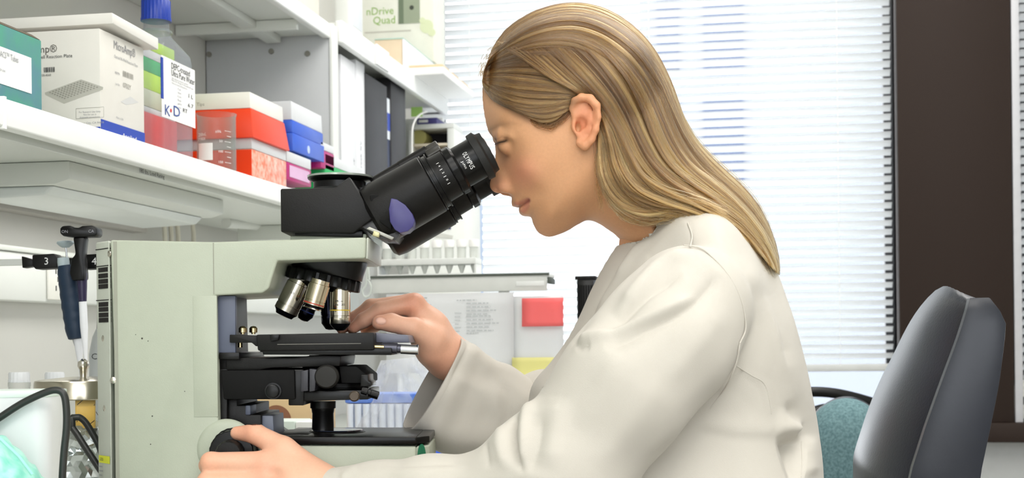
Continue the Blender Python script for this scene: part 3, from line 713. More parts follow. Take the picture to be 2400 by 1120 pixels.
HP = [(1380,110,.056),(1380,170,.070),(1460,170,.066),(1520,220,.056),(1300,110,.056),(1250,130,.056),(1200,140,.048),(1440,260,.071),(1500,320,.060),
 (1150,230,.040),(1180,230,.054),(1230,230,.063),(1290,230,.069),(1155,300,.030),(1175,295,.048),(1210,300,.060),(1250,300,.065),
 (1168,335,.020),(1182,340,.034),(1205,342,.052),(1235,350,.0615),(1166,360,.006),(1180,370,.015),(1196,372,.033),(1162,400,.0072),(1178,405,.0115),(1197,405,.027),(1215,395,.045),
 (1160,432,.0095),(1175,436,.0135),(1190,434,.017),(1206,430,.028),(1225,410,.051),(1250,400,.0595),(1290,370,.066),(1330,330,.070),(1250,440,.050),(1290,430,.058),(1330,400,.065),
 (1210,465,.020),(1222,462,.027),(1240,455,.037),(1215,484,.017),(1230,478,.025),(1245,470,.035),(1265,470,.043),(1235,500,.022),(1255,495,.033),(1262,525,.024),(1280,540,.022),(1285,515,.036),
 (1310,490,.048),(1310,525,.034),(1350,480,.056),(1340,520,.042),(1380,440,.061),(1370,400,.066),(1400,380,.067),(1390,500,.049),(1430,480,.053),(1480,470,.053),(1440,530,.050),(1500,520,.054),(1540,440,.052),(1540,570,.066),(1600,600,.075),(1400,290,.071),(1370,290,.0705)]
RP = [(1380,30,.05),(1200,70,.042),(1133,210,.028),(1145,300,.012),(1160,335,.008),(1158,390,.007),(1150,430,.0085),(1175,452,.007),(1204,472,.008),(1225,495,.008),(1245,512,.010),(1270,550,.018),(1340,535,.03),(1375,514,.035),(1440,546,.04),(1560,300,.05),(1560,500,.05),(1400,250,.05),(1300,400,.04)]
hfun = tps([p[:2] for p in HP], np.array([p[2] for p in HP])); rfun = tps([p[:2] for p in RP], np.array([p[2] for p in RP]))
def head2d(X, Z):
    px, py = proj(X, Yc, Z)
    return polysdf(X, Z, head_poly), np.clip(hfun(px, py), .005, .09), np.clip(rfun(px, py), .006, .06)
g = Grid((uc(1100,0)[0], Yc - .102, uc(1200,660)[1]), (uc(1660,0)[0], Yc + .102, uc(1200,5)[1]), .0016)
X2, Z2 = np.meshgrid(g.x.ravel(), g.z.ravel(), indexing='ij')
di, hh, RR = head2d(X2, Z2)
ya = np.abs(g.y - Yc)
T1 = 1 - np.minimum(di/RR, 1)[:, None, :]; H3 = hh[:, None, :]; R3_ = RR[:, None, :]
f = ((ya/H3)**2 + T1**2 - 1)
f = f/(2*np.sqrt(ya**2/H3**4 + T1**2/R3_**2 + 1.0))
f = np.clip(f, -.06, .06).astype(np.float32)
P3 = lambda px, py, y: (*[uc(px, py)[0]], y, uc(px, py)[1])
def PE(px, py, y): q = U(px, py, Yc - y); return (q[0], y, q[2])      # on the near side
f = smin(f, ell(g, PE(1188,436,.0125), (.0085,.0055,.0072), ya), .006)        # wing of the nose
f = smax(f, -ell(g, PE(1180,448,.0065), (.0062,.0032,.0034), ya, -.25), .002)   # nostril
f = smax(f, -ell(g, PE(1171,334,.0365), (.008,.009,.008), ya), .012)           # eye socket
f = smin(f, rcone(g, PE(1189,337,.0300), PE(1190,337,.0300), .0106, .0106, ya), .006)   # eyeball under its lid
f = smin(f, chain(g, [(PE(1165,318,.016),.004),(PE(1178,312,.036),.0042),(PE(1200,318,.050),.003)], .004, None, ya), .007)  # brow ridge
f = smin(f, chain(g, [(PE(1209,477,.0),.0042),(PE(1220,475,.011),.0040),(PE(1238,469,.0225),.0012)], .003, None, ya), .004)
f = smin(f, chain(g, [(PE(1228,493,.0),.0052),(PE(1231,489,.010),.0048),(PE(1240,473,.0215),.0014)], .003, None, ya), .004)
f = smax(f, -chain(g, [(PE(1211,486,.0),.0013),(PE(1222,481,.0135),.0014),(PE(1242,468.5,.027),.0014)], .001, None, ya), .0034)
# ear
ear = ell(g, PE(1371,284,.0765), (.0125,.0055,.0235), ya, .12)
hel = [(1347,272,.0765,.0026),(1341,254,.078,.0030),(1347,236,.0805,.0034),(1363,228,.083,.0038),(1383,231,.085,.0042),(1397,247,.0865,.0042),(1400,274,.0865,.0038),(1396,304,.0845,.0034),(1386,328,.0815,.0036),(1371,341,.078,.0048),(1359,335,.0755,.0042)]
ear = chain(g, [(PE(a, b, c), r) for a, b, c, r in hel], .002, ear, ya)
ear = smax(ear, -ell(g, PE(1363,291,.0862), (.0074,.0122,.0100), ya, .2), .003)
ear = smax(ear, -chain(g, [(PE(a, b, c), r) for a, b, c, r in [(1352,257,.0855,.0050),(1370,252,.088,.0052),(1386,262,.0898,.0042),(1391,286,.0898,.0034)]], .002, None, ya), .0025)
ear = chain(g, [(PE(a, b, c), r) for a, b, c, r in [(1384,262,.0805,.0026),(1385,284,.081,.003),(1380,304,.079,.003),(1367,309,.077,.003)]], .002, ear, ya)
ear = smin(ear, ell(g, PE(1347,297,.0745), (.0032,.0035,.005), ya), .003)
f = smin(f, ear, .0045)
f = smax(f, -ell(g, PE(1355,297,.0765), (.0030,.007,.0048), ya), .0015)
Vh, Qh = surfnets(f, g.lo, g.h); Vh = relax(Vh, Qh, 2, .4)
# colouring of skin, lips and hair roots, with crease shade painted in
px, py = proj(Vh[:,0], Vh[:,1], Vh[:,2]); near = Vh[:,1] < Yc
mx, my = px, py
xm, ym = proj(Vh[:,0], np.where(near, Vh[:,1], 2*Yc - Vh[:,1]), Vh[:,2])
C = np.tile(SKIN, (len(Vh), 1))
def tint(m, c, C=None):
    global Ch; Ch = Ch*(1 - m[:, None]) + m[:, None]*lin3(c)[None]
Ch = C
tint(.42*np.exp(-(((xm-1225)/38)**2 + ((ym-405)/40)**2)), (216, 130, 112))
tint(.5*np.exp(-(((xm-1372)/38)**2 + ((ym-285)/60)**2))*(np.abs(Vh[:,1]-Yc) > .073), (220, 120, 92))
tint(.35*np.exp(-(((xm-1165)/24)**2 + ((ym-438)/20)**2)), (206, 130, 112))
dl, tl_ = dseg(xm, ym, [(1209,478),(1222,475),(1238,469)]); tint(.62*np.exp(-(dl/6.0)**4)*(xm < 1243), (186, 112, 98))
dl, tl_ = dseg(xm, ym, [(1226,494),(1232,487),(1240,473)]); tint(.62*np.exp(-(dl/7.5)**4)*(xm < 1241), (192, 116, 102))
dl, tl_ = dseg(xm, ym, [(1217,485),(1225,481),(1241,469)]); tint(.55*np.exp(-(dl/3.0)**2), (122, 58, 52))  # shade between the lips, put into the skin colour
dl, tl_ = dseg(xm, ym, [(1152,303),(1170,293),(1195,288),(1220,292)]); tint(.38*np.exp(-(dl/5)**2)*(.9 - .6*tl_), (120, 84, 54))
dl, tl_ = dseg(xm, ym, [(1134,200),(1158,232),(1196,254),(1236,270),(1270,284),(1300,280),(1330,250),(1342,238)]); tint(.55*np.exp(-(dl/13)**2), (96, 70, 46))
dl, tl_ = dseg(xm, ym, [(1161,338),(1172,333),(1187,329)]); tint(.92*np.exp(-(dl/4.2)**2), (34, 24, 20))
dl, tl_ = dseg(xm, ym, [(1163,326),(1176,321),(1190,323)]); tint(.4*np.exp(-(dl/1.8)**2), (110, 70, 54))  # shade of the lid crease, put into the skin colour
parts_V = [Vh]; parts_Q = [Qh]; parts_C = [Ch]
# hands --------------------------------------------------------------
def hand(fingers, palm, lo, hi, extra=(), nails=(), warm=()):
    g = Grid(lo, hi, .00115)
    L = lambda c: [(U(a, b, y), r) for a, b, y, r in c]
    f = None
    for c in palm: f = chain(g, L(c), .012, f) if f is None else smin(f, chain(g, L(c), .012), .014)
    for c in fingers: f = smin(f, chain(g, L(c), .0035), .0055)
    for a, b, y, r, w in extra: f = smax(f, -ell(g, U(a, b, y), r), w)
    V, Q = surfnets(f.astype(np.float32), g.lo, g.h); V = relax(V, Q, 2, .45)
    px, py = proj(V[:,0], V[:,1], V[:,2])
    C = np.tile(lin3((222, 173, 146)), (len(V), 1))
    for a, b, s, c, k in warm:
        m = k*np.exp(-(((px-a)/s)**2 + ((py-b)/s)**2)); C = C*(1-m[:,None]) + m[:,None]*lin3(c)
    for a, b, y, rx, ry, rot in nails:
        dx, dy = px - a, py - b; q = (dx*math.cos(rot) + dy*math.sin(rot))/rx; s = (-dx*math.sin(rot) + dy*math.cos(rot))/ry
        m = np.clip((1.15 - np.sqrt(q*q + s*s))*6, 0, 1)*(np.abs(V[:,1] - y) < .014)
        rim = np.exp(-((np.sqrt(q*q + s*s) - 1.05)/.14)**2)*(np.abs(V[:,1] - y) < .014)
        C = C*(1-m[:,None]) + m[:,None]*lin3((232, 186, 166)); C = C*(1-.35*rim[:,None]) + .35*rim[:,None]*lin3((170, 104, 84))
        N = vnormals(V, Q); V = V + N*((m*.0004 - rim*.0005)[:,None])
    parts_V.append(V); parts_Q.append(Q); parts_C.append(C)
lo = U(455, 1240, 1.40); hi = U(930, 985, 1.40)
hand([[(618,1086,1.322,.0115),(494,1083,1.320,.0092),(488,1090,1.348,.0082),(505,1092,1.366,.0074)],
      [(626,1132,1.316,.0118),(486,1130,1.316,.0094),(480,1138,1.346,.0084),(500,1140,1.364,.0076)],
      [(640,1176,1.318,.0112),(508,1176,1.320,.0090),(500,1182,1.346,.0080),(520,1184,1.362,.0072)],
      [(664,1212,1.326,.0100),(556,1214,1.330,.0080),(548,1218,1.350,.0070),(566,1220,1.362,.0064)],
      [(742,1122,1.330,.0150),(662,1052,1.333,.0118),(598,1016,1.343,.0094),(556,1015,1.350,.0066)]],
     [[(920,1172,1.318,.025),(790,1164,1.322,.0215),(700,1135,1.322,.0195),(622,1092,1.322,.0120)],
      [(790,1172,1.322,.0205),(700,1152,1.320,.0185),(630,1134,1.318,.0120)],
      [(790,1180,1.324,.0200),(720,1175,1.323,.0180),(648,1176,1.320,.0120)],
      [(780,1188,1.326,.0190),(720,1195,1.327,.0160),(670,1210,1.328,.0105)],
      [(740,1122,1.329,.015),(668,1066,1.331,.0105),(660,1084,1.326,.0105)]],
     (lo[0], 1.285, lo[2]), (hi[0], 1.385, hi[2]),
     extra=((640,1110,1.300,(.004,.006,.003),.008),),
     warm=((480,1085,40,(226,160,130),.5),(570,1010,40,(222,150,122),.5),(620,1090,36,(220,150,124),.45),(630,1135,30,(214,146,120),.4)))
lo = U(785, 905, 1.57); hi = U(1200, 676, 1.43)
hand([[(970,712,1.494,.0108),(892,727,1.490,.0090),(852,751,1.488,.0078),(829,768,1.487,.0060)],
      [(962,712,1.514,.0108),(870,721,1.512,.0090),(828,750,1.510,.0078),(801,770,1.509,.0060)],
      [(966,728,1.532,.0102),(884,732,1.531,.0084),(848,754,1.530,.0074),(824,770,1.529,.0058)],
      [(976,750,1.546,.0090),(910,748,1.547,.0074),(876,764,1.546,.0066),(856,774,1.545,.0054)],
      [(1016,796,1.486,.0150),(968,768,1.474,.0112),(918,756,1.468,.0094),(889,756,1.466,.0078)]],
     [[(1150,890,1.516,.016),(1052,836,1.510,.0172),(1010,768,1.500,.0160),(972,714,1.495,.0110)],
      [(1052,834,1.512,.0172),(1006,772,1.514,.0150),(966,716,1.514,.0110)],
      [(1052,838,1.516,.0172),(1008,790,1.528,.0145),(970,732,1.531,.0105)],
      [(1052,840,1.518,.0168),(1010,808,1.536,.0135),(978,754,1.545,.0095)],
      [(1052,838,1.508,.0172),(1016,816,1.496,.0170),(992,790,1.488,.0135)]],
     (lo[0], 1.445, lo[2]), (hi[0], 1.575, hi[2]),
     extra=((948,738,1.478,(.007,.006,.0035),.006),),
     nails=((892,752,1.457,12,8.5,.15),),
     warm=((965,705,30,(224,140,112),.45),(820,765,28,(222,140,116),.45),(890,755,24,(216,140,114),.4),(1030,850,40,(206,140,110),.4)))
# trunk, arms and legs under the clothes ----------------------------------
g = Grid((-.30, 1.18, .02), (.42, 1.72, 1.16), .010)
B = lambda px, py, Y: U(px, py, Y)
hipL, hipR = (.29, 1.36, .52), (.29, 1.53, .52)
f = chain(g, [(B(1530,560,Yc), .032), (B(1590,660,Yc), .045), (B(1625,800,Yc), .070), (B(1650,1000,Yc), .080), ((.26, Yc, .56), .10)], .05)
for Yq, hp in ((1.30, hipL), (1.59, hipR)):
    f = smin(f, chain(g, [(B(1600,680,Yc), .04), (B(1635,735,Yq), .036)], .03), .03)
    kn = (-.10, hp[1] + (.0 if Yq < 1.4 else .05), .50)
    f = smin(f, chain(g, [(hp, .085), (kn, .062), ((kn[0] + .04, kn[1], .10), .042)], .03), .04)
f = smin(f, chain(g, [(B(1630,735,1.305), .036), (B(1320,1130,1.272), .036), (B(900,1168,1.318), .026)], .02), .03)
f = smin(f, chain(g, [(B(1640,735,1.585), .036), (B(1330,1000,1.580), .030), (B(1150,900,1.520), .018)], .02), .03)
V, Q = surfnets(f.astype(np.float32), g.lo, g.h); V = relax(V, Q, 2, .4)
parts_V.append(V); parts_Q.append(Q); parts_C.append(np.tile(SKIN, (len(V), 1)))
off = np.cumsum([0] + [len(v) for v in parts_V])
skin_m = M('skin', (222, 176, 146), .46, noise=.035, nscale=420, attr='Col', bump=.10, bscale=1500, sss=.12, spec=.4)
mesh_from('body', np.concatenate(parts_V), np.concatenate([q + o for q, o in zip(parts_Q, off)]), skin_m, woman, np.concatenate(parts_C))
# trousers and shoes (below the frame)
f = None
for hp, dy in ((hipL, 0), (hipR, .05)):
    d = chain(g, [(hp, .098), ((-.10, hp[1] + dy, .50), .074), ((-.06, hp[1] + dy, .14), .060)], .03); f = d if f is None else smin(f, d, .03)
V, Q = surfnets(f.astype(np.float32), g.lo, g.h); V = relax(V, Q, 2, .4)
mesh_from('trousers', V, Q, M('trouser_cloth', (52, 56, 68), .8), woman)
for hp, dy in ((hipL, 0), (hipR, .05)):
    yq = hp[1] + dy
    sh = MB(MC); rings = []
    for x, w, h_ in ((-.005,.02,.05),(-.02,.035,.075),(-.06,.038,.085),(-.11,.044,.06),(-.16,.046,.045),(-.20,.036,.036),(-.225,.015,.022)):
        rings.append([(x, yq + w*math.cos(q), .004 + h_*.5 + h_*.5*math.sin(q)) for q in np.linspace(0, 2*math.pi, 17)[:-1]])
    sh.loft(rings).build('shoe', M('shoe_black', (26, 25, 26), .4), woman)
# eyelashes
la = MB(MC)
for i in range(9):
    t = i/8; a = Vector(U(1164 + 20*t, 337 - 5.5*t, Yc - .034 - .006*t)) + Vector((0, -.0015 - .0045*t*(1-t)*2, 0))
    b = a + Vector((-.0042 + .0018*t, -.0016, -.0008 - .0006*(1 - t)))
    la.tube([a, (a + b)/2 + Vector((0, 0, -.0004)), b], lambda q: .00032*(1 - .8*q), 5)
la.build('eyelashes', M('lash', (30, 22, 18), .5, noise=0), woman)
# ------------------------------------------------------------------ lab coat
coat_px = [(1452,560),(1470,535),(1497,500),(1530,466),(1570,452),(1620,462),(1670,480),(1722,518),(1768,560),(1800,600),(1822,645),(1842,710),(1862,780),(1880,850),(1894,910),(1905,970),(1914,1050),(1921,1130),(1928,1250),(1935,1420),(1780,1470),(1500,1470),(1250,1440),(1240,1250),(1238,1120),(1236,1000),(1246,910),(1290,850),(1330,790),(1362,730),(1386,676),(1412,625)]
coat_poly = [uc(x, y) for x, y, _ in spline([(*p, 0) for p in coat_px + coat_px[:1]], 300)[:-1]]
CH = [(1480,545,.064),(1530,490,.067),(1580,470,.068),(1500,560,.076),(1440,610,.084),(1600,520,.095),(1640,560,.138),(1620,620,.160),(1700,600,.140),(1720,660,.165),(1775,640,.10),(1800,760,.15),(1845,900,.14),(1700,760,.172),(1600,700,.165),(1500,700,.135),(1420,700,.095),(1400,800,.125),(1335,820,.08),(1500,850,.150),(1300,920,.11),(1500,1000,.148),(1650,900,.156),(1650,1100,.160),(1860,1100,.145),(1450,1150,.165),(1290,1100,.12),(1885,1000,.11),(1650,1400,.185),(1300,1400,.17),(1900,1400,.17)]
chf = tps([p[:2] for p in CH], np.array([p[2] for p in CH]))
g = Grid((-.245, 1.175, uc(1200,1400)[1]), (.36, 1.66, uc(1200,440)[1]), .0025)
X2, Z2 = np.meshgrid(g.x.ravel(), g.z.ravel(), indexing='ij'); px, py = proj(X2, Yc, Z2)
di = polysdf(X2, Z2, coat_poly); hh = np.clip(chf(px, py), .05, .2)
RR = np.clip(.03 + .09*np.clip((py - 470)/260, 0, 1), .02, .11)
RR = np.where(px < 1500, np.minimum(RR, .075), RR)
ya = np.abs(g.y - Yc).astype(np.float32)
T1 = (1 - np.minimum(di/RR, 1))[:, None, :].astype(np.float32); H3 = hh[:, None, :].astype(np.float32); R3c = RR[:, None, :].astype(np.float32)
f = (ya/H3)**2 + T1**2 - 1
f = np.clip(f/(2*np.sqrt(ya**2/H3**4 + T1**2/R3c**2 + .8)), -.06, .06)
del T1, H3, R3c
B = lambda px, py, Y: U(px, py, Y)
sl = chain(g, [(B(1618,722,1.292), .0575), (B(1560,800,1.272), .0590), (B(1468,905,1.258), .0580), (B(1316,1120,1.262), .0590), (B(1290,1190,1.265), .052)], .02)
fa = chain(g, [(B(1300,1150,1.264), .056), (B(1215,1112,1.264), .0335), (B(1180,1150,1.268), .0370), (B(1010,1168,1.288), .0350), (B(900,1166,1.306), .0295), (B(764,1162,1.324), .0262)], .016)
fa = smin(fa, ell(g, B(1214,1072,1.250), (.024,.022,.036), None, -.35), .02)
sl = smin(sl, fa, .012)
f = smin(f, sl, .005)
slf = smin(chain(g, [(B(1640,720,1.585), .062), (B(1480,880,1.60), .058), (B(1330,1000,1.585), .056), (B(1270,985,1.56), .05)], .02), ell(g, B(1275,960,1.55), (.03,.03,.04)), .02)
f = smin(f, slf, .012)
# open end of the near cuff
cw = Vector(U(764,1162,1.324)); cd = (cw - Vector(U(900,1166,1.306))).normalized()
pl_ = (g.x - cw.x)*cd.x + (g.y - cw.y)*cd.y + (g.z - cw.z)*cd.z
f = smax(f, np.where(g.x < -.12, pl_ - .003, -1).astype(np.float32), .002)
f = smax(f, -chain(g, [(tuple(cw + cd*.02), .0205), (tuple(cw - cd*.03), .0205)], .001), .002)
# neck opening
_di, _hh, _RR = head2d(X2, Z2)
_T = 1 - np.minimum(_di/_RR, 1)[:, None, :]; _H = _hh[:, None, :]
fh = (ya/_H)**2 + _T**2 - 1
fh = np.clip(fh/(2*np.sqrt(ya**2/_H**4 + _T**2/(_RR**2)[:, None, :] + 1.0)), -.06, .06)
f = smax(f, -(fh - .0030).astype(np.float32), .002)
f = smax(f, (g.z*0 + uc(1200,1390)[1] - g.z + 0*g.x + 0*g.y).astype(np.float32), .002)
Vc, Qc = surfnets(f.astype(np.float32), g.lo, g.h); Vc = relax(Vc, Qc, 3, .4)
# folds, seams and hems, worked into the cloth
N = vnormals(Vc, Qc); px, py = proj(Vc[:,0], Vc[:,1], Vc[:,2])
view = Vc - np.array([0, 0, CZ]); view /= np.linalg.norm(view, axis=1, keepdims=True)
facing = np.clip(-(N*view).sum(1)*3, 0, 1)*(Vc[:,1] < Yc - .01)
arm = np.clip((1.33 - Vc[:,1])/.02, 0, 1)
disp = np.zeros(len(Vc))
def fold(pts, amp, w, m=1.0, ends=True, w2=None):
    global disp
    d, t = dseg(px, py, [tuple(q[:2]) for q in spline([(*p, 0) for p in pts], max(8, len(pts)*4))])
    e = np.clip(np.minimum(t, 1 - t)*5, 0, 1) if ends else 1
    ww = w if w2 is None else w + (w2 - w)*t
    prof = np.exp(-(d/ww)**2) if amp > 0 else np.exp(-np.sqrt((d/(.85*ww))**2 + .04))*1.2
    disp = disp + amp*.001*prof*e*facing*m
R_ = [
 # shoulder pulls
 ([(1625,590),(1560,612),(1500,668),(1440,740)], 6.5, 15), ([(1600,640),(1540,670),(1480,720),(1420,790)], -8, 18),
 ([(1640,690),(1590,712),(1500,752),(1420,782),(1372,794),(1352,806)], 6.0, 14), ([(1600,740),(1500,780),(1420,822)], -6, 22),
 ([(1352,820),(1366,810),(1386,812)], -3.2, 10),
 ([(1690,640),(1640,700),(1560,760)], -6, 22), ([(1700,720),(1640,800),(1560,900)], 2.2, 30), 
 # elbow drapery
 ([(1262,925),(1232,975),(1224,1040),(1216,1110)], 5.0, 13), ([(1215,955),(1200,1002),(1206,1055),(1224,1112)], -10.0, 10),
 ([(1178,990),(1170,1040),(1186,1100)], 3.0, 14), ([(1268,970),(1262,1040),(1240,1112)], -3.5, 20), ([(1310,930),(1300,1010),(1280,1100)], 3.0, 26),
 ([(1136,1010),(1140,1060),(1146,1100)], -2.5, 8),
 # long folds of the upper sleeve
 ([(1480,800),(1420,900),(1360,1010)], 1.8, 34), ([(1560,880),(1480,990),(1400,1100)], 2.0, 34), ([(1420,860),(1350,960),(1310,1060)], -2.0, 26),
 # forearm
 ([(1110,1088),(1000,1092),(900,1098)], -2.0, 9), ([(1090,1100),(980,1106),(860,1112)], 1.8, 12), ([(840,1098),(815,1112),(800,1130)], 2.0, 9),
]
for pts, a, w in R_: fold(pts, a, w, arm)
bk = 1 - arm*.9
for pts, a, w in [
 # back and side of the coat
 ([(1740,620),(1790,700),(1815,800),(1830,900)], 2.6, 22), ([(1775,640),(1830,760),(1850,860)], -2.6, 18), ([(1700,600),(1752,690),(1770,790),(1760,860)], -3.0, 18),
 ([(1752,790),(1745,830),(1728,856)], 3.5, 14), ([(1790,760),(1800,830),(1792,890)], 2.2, 18),
 ([(1725,857),(1760,880),(1789,897),(1803,940),(1808,972)], 3.2, 8), ([(1728,872),(1762,896),(1780,918),(1792,965)], -3.0, 9),
 ([(1700,900),(1650,950),(1630,990)], -4.5, 18), ([(1720,920),(1680,970),(1640,1004)], 3.5, 18), ([(1760,930),(1700,985)], -2.4, 16),
 ([(1808,972),(1850,990),(1872,1010)], 4.5, 20), ([(1740,985),(1790,1000),(1850,1004)], 4.5, 18), ([(1634,996),(1700,1018),(1800,1026),(1868,1024)], -7.0, 9),
 ([(1840,940),(1870,1000),(1882,1060)], -3.5, 18), ([(1890,1020),(1900,1070),(1906,1120)], 4.0, 18), ([(1560,1050),(1566,1120)], -2.5, 14), ([(1520,1070),(1505,1120)], 3.0, 10)]:
    fold(pts, a*1.45, w, bk)
# the side panel hangs back under the overhanging gusset
lx = np.array([1480,1560,1634,1700,1800,1868,1900]); ly = np.array([1100,1040,996,1016,1026,1024,1030])
below = py - np.interp(px, lx, ly)
inm = np.clip((px - 1500)/40, 0, 1)*np.clip((1886 - px)/16, 0, 1)*facing*bk
disp = disp - .013*np.clip(below/14, 0, 1)*inm*(below > 0) + .007*np.exp(-((below + 16)/20)**2)*inm
# lapel, front edge, collar
for pts, a, w in [([(1545,515),(1490,560),(1455,610),(1410,690),(1360,780),(1300,850)], -4.0, 8), ([(1530,540),(1480,590),(1430,670),(1380,750)], 3.0, 14),
                  ([(1590,500),(1616,520),(1622,556),(1618,576)], -.9, 3.4), ([(1497,560),(1468,600),(1440,650)], 2.0, 9)]:
    fold(pts, a, w, 1.0)
fold([(1876,1030),(1880,1080),(1878,1120)], -1.2, 3.5); fold([(1716,800),(1640,905),(1540,1040),(1480,1110)], -3.0, 14, 1 - arm)
# general unevenness of woven cloth
rr = np.random.default_rng(3)
for _ in range(26):
    k = rr.normal(size=3)*rr.uniform(14, 55); disp = disp + .00028*np.sin(Vc @ k + rr.uniform(0, 6.28))*(18/np.linalg.norm(k) + .4)
Vc = Vc + N*disp[:, None]
dn_, _t = dseg(px, py, [(1440,578),(1454,560),(1474,532),(1497,504),(1535,470),(1570,455),(1610,462)])
mk_ = np.exp(-(dn_/26)**2)[:, None]
Vc = Vc*(1 - mk_) + relax(Vc, Qc, 14, .5)*mk_
# far sleeve: an open, hanging cuff turned so one sees into it
def ring3(c, v, Y, s, hy, n=40):
    """c centre, v half long axis, s half short axis (photo px at depth Y), hy half depth"""
    out = []
    for k in range(n):
        q = 2*math.pi*k/n; a, b = math.cos(q), math.copysign(abs(math.sin(q))**.55, math.sin(q))
        out.append(Vector(U(c[0] + v[0]*a + s[0]*b, c[1] + v[1]*a + s[1]*b, Y + hy*b)))
    return out
def two(top, bot): return ((top[0] + bot[0])/2, (top[1] + bot[1])/2), ((top[0] - bot[0])/2, (top[1] - bot[1])/2)
specs = [((1076,789),(953,1008),1.512,(-21,-7),.041), ((1090,798),(966,1022),1.515,(-18,-6),.042), ((1112,808),(992,1042),1.52,(-14,-4),.044), ((1134,828),(1030,1060),1.53,(-10,-3),.046), ((1160,845),(1075,1074),1.54,(-8,0),.050), ((1196,854),(1122,1084),1.55,(-4,0),.054), ((1236,880),(1180,1100),1.555,(0,0),.056), ((1290,920),(1250,1110),1.565,(0,0),.056)]
rings = []
for i, (tp, bt, Y, s, hy) in enumerate(specs):
    c, v = two(tp, bt); rg = ring3(c, v, Y, s, hy)
    ce = sum(rg, Vector())/len(rg)
    for k, p in enumerate(rg):                      # soft folds running along the sleeve
        q = 2*math.pi*k/len(rg); w = (1 + .030*math.sin(3*q + .8*i) + .020*math.sin(7*q - .5*i)) if i else 1
        rg[k] = ce + (p - ce)*w
    rings.append(rg)
def inner(rg, d):
    ce = sum(rg, Vector())/len(rg); return [p + (ce - p).normalized()*d for p in rg]
hem = [inner(rings[0], .0)] + [[p for p in rings[1]]]
outer = [rings[0]] + [[rings[0][k].lerp(rings[1][k], t) for k in range(40)] for t in (.5,)] + rings[1:]
stack = [inner(rings[3], .003), inner(rings[2], .003), inner([rings[0][k].lerp(rings[1][k], .9) for k in range(40)], .0036), inner(rings[0], .0026), inner([p.lerp(q, -.06) for p, q in zip(rings[0], rings[1])], .0012)] + outer
V2 = []; Q2 = []
for rg in stack: V2 += [tuple(p) for p in rg]
for i in range(len(stack) - 1):
    for k in range(40):
        a = i*40 + k; b = i*40 + (k + 1) % 40; Q2.append((a, a + 40, b + 40, b))
V2 = np.array(V2); Q2 = np.array(Q2)
# subdivide the loft smoothly
def subdiv(V, nr, nk, fr, fk):
    G = V.reshape(nr, nk, 3); A = np.array([[spline(list(G[:, k]), (nr - 1)*fr + 1)] for k in range(nk)])[:, 0]   # nk, nr', 3
    A = np.transpose(A, (1, 0, 2)); out = []
    for r in A: out.append(spline(list(r) + [r[0]], nk*fk + 1)[:-1])
    return np.array(out)
Gs = subdiv(V2, len(stack), 40, 3, 2); nr, nk = Gs.shape[:2]
Q2 = np.array([(i*nk + k, (i+1)*nk + k, (i+1)*nk + (k+1) % nk, i*nk + (k+1) % nk) for i in range(nr - 1) for k in range(nk)])
V2 = Gs.reshape(-1, 3)
px2, py2 = proj(V2[:,0], V2[:,1], V2[:,2]); N2 = vnormals(V2, Q2)
d2 = np.zeros(len(V2))
for pts, a, w in [([(1140,850),(1170,900),(1160,980),(1130,1040)], 2.2, 14), ([(1110,860),(1080,950),(1040,1030)], -1.2, 20), ([(1150,880),(1200,930),(1190,1000)], -3.0, 14), ([(1080,890),(1140,920),(1180,1000)], 2.0, 12), ([(1105,800),(985,1036)], -1.2, 4.5)]:
    d, t = dseg(px2, py2, pts); d2 += a*.001*np.exp(-(d/w)**2)
flip = np.sign((N2*(V2 - V2.mean(0))).sum(1).mean())
outm = np.repeat((np.arange(nr) > 12).astype(float), nk)
V2 = V2 + N2*flip*(d2*outm)[:, None]
coat_m = M('coat_cotton', (204, 199, 189), .85, noise=.02, nscale=9, bump=.22, bscale=1600, sheen=.15, transl=.06, spec=.2)
coat = mesh_from('lab_coat', np.concatenate([Vc, V2]), np.concatenate([Qc, Q2 + len(Vc)]), coat_m, woman)
# breast pocket corner and its pen tab
po = MB(MC)
P4 = [U(1270,906,1.338), U(1306,884,1.330), U(1310,900,1.330), U(1276,920,1.338)]
po.prism(P4, (0, .004, 0)).build('pocket_flap', coat_m, woman, .0006)

# stitched seams lying on the cloth
spx, spy = proj(Vc[:,0], Vc[:,1], Vc[:,2])
def seam(pts, r=.0007, name='seam'):
    c = spline([(*p, 0) for p in pts], len(pts)*7)[:, :2]; out = []
    for x, y in c:
        d = np.hypot(spx - x, spy - y); k = np.where((d < 9) & (Vc[:,1] < Yc))[0]
        if len(k) == 0: continue
        ymin = Vc[k, 1].min(); k = k[Vc[k, 1] < ymin + .006]; w = 1/(d[k] + 1.5)
        out.append((x, y, (Vc[k, 1]*w).sum()/w.sum()))
    for _ in range(3): out = [out[0]] + [(b[0], b[1], .25*a[2] + .5*b[2] + .25*c_[2]) for a, b, c_ in zip(out, out[1:], out[2:])] + [out[-1]]
    MB(MC).tube([U(x, y, Y + .0002) for x, y, Y in out], r, 6).build(name, coat_m, coat)
for pts in ([(1602,574),(1640,581),(1665,598),(1704,640),(1736,700),(1748,766),(1734,805)], [(1618,578),(1622,552),(1612,522)], [(1734,805),(1726,850),(1702,905),(1664,958)],
            [(1725,857),(1762,880),(1790,898),(1803,938),(1808,970)], [(1878,1035),(1880,1080),(1877,1118)]):
    try: seam(pts)
    except Exception as ex: print('seam', ex)
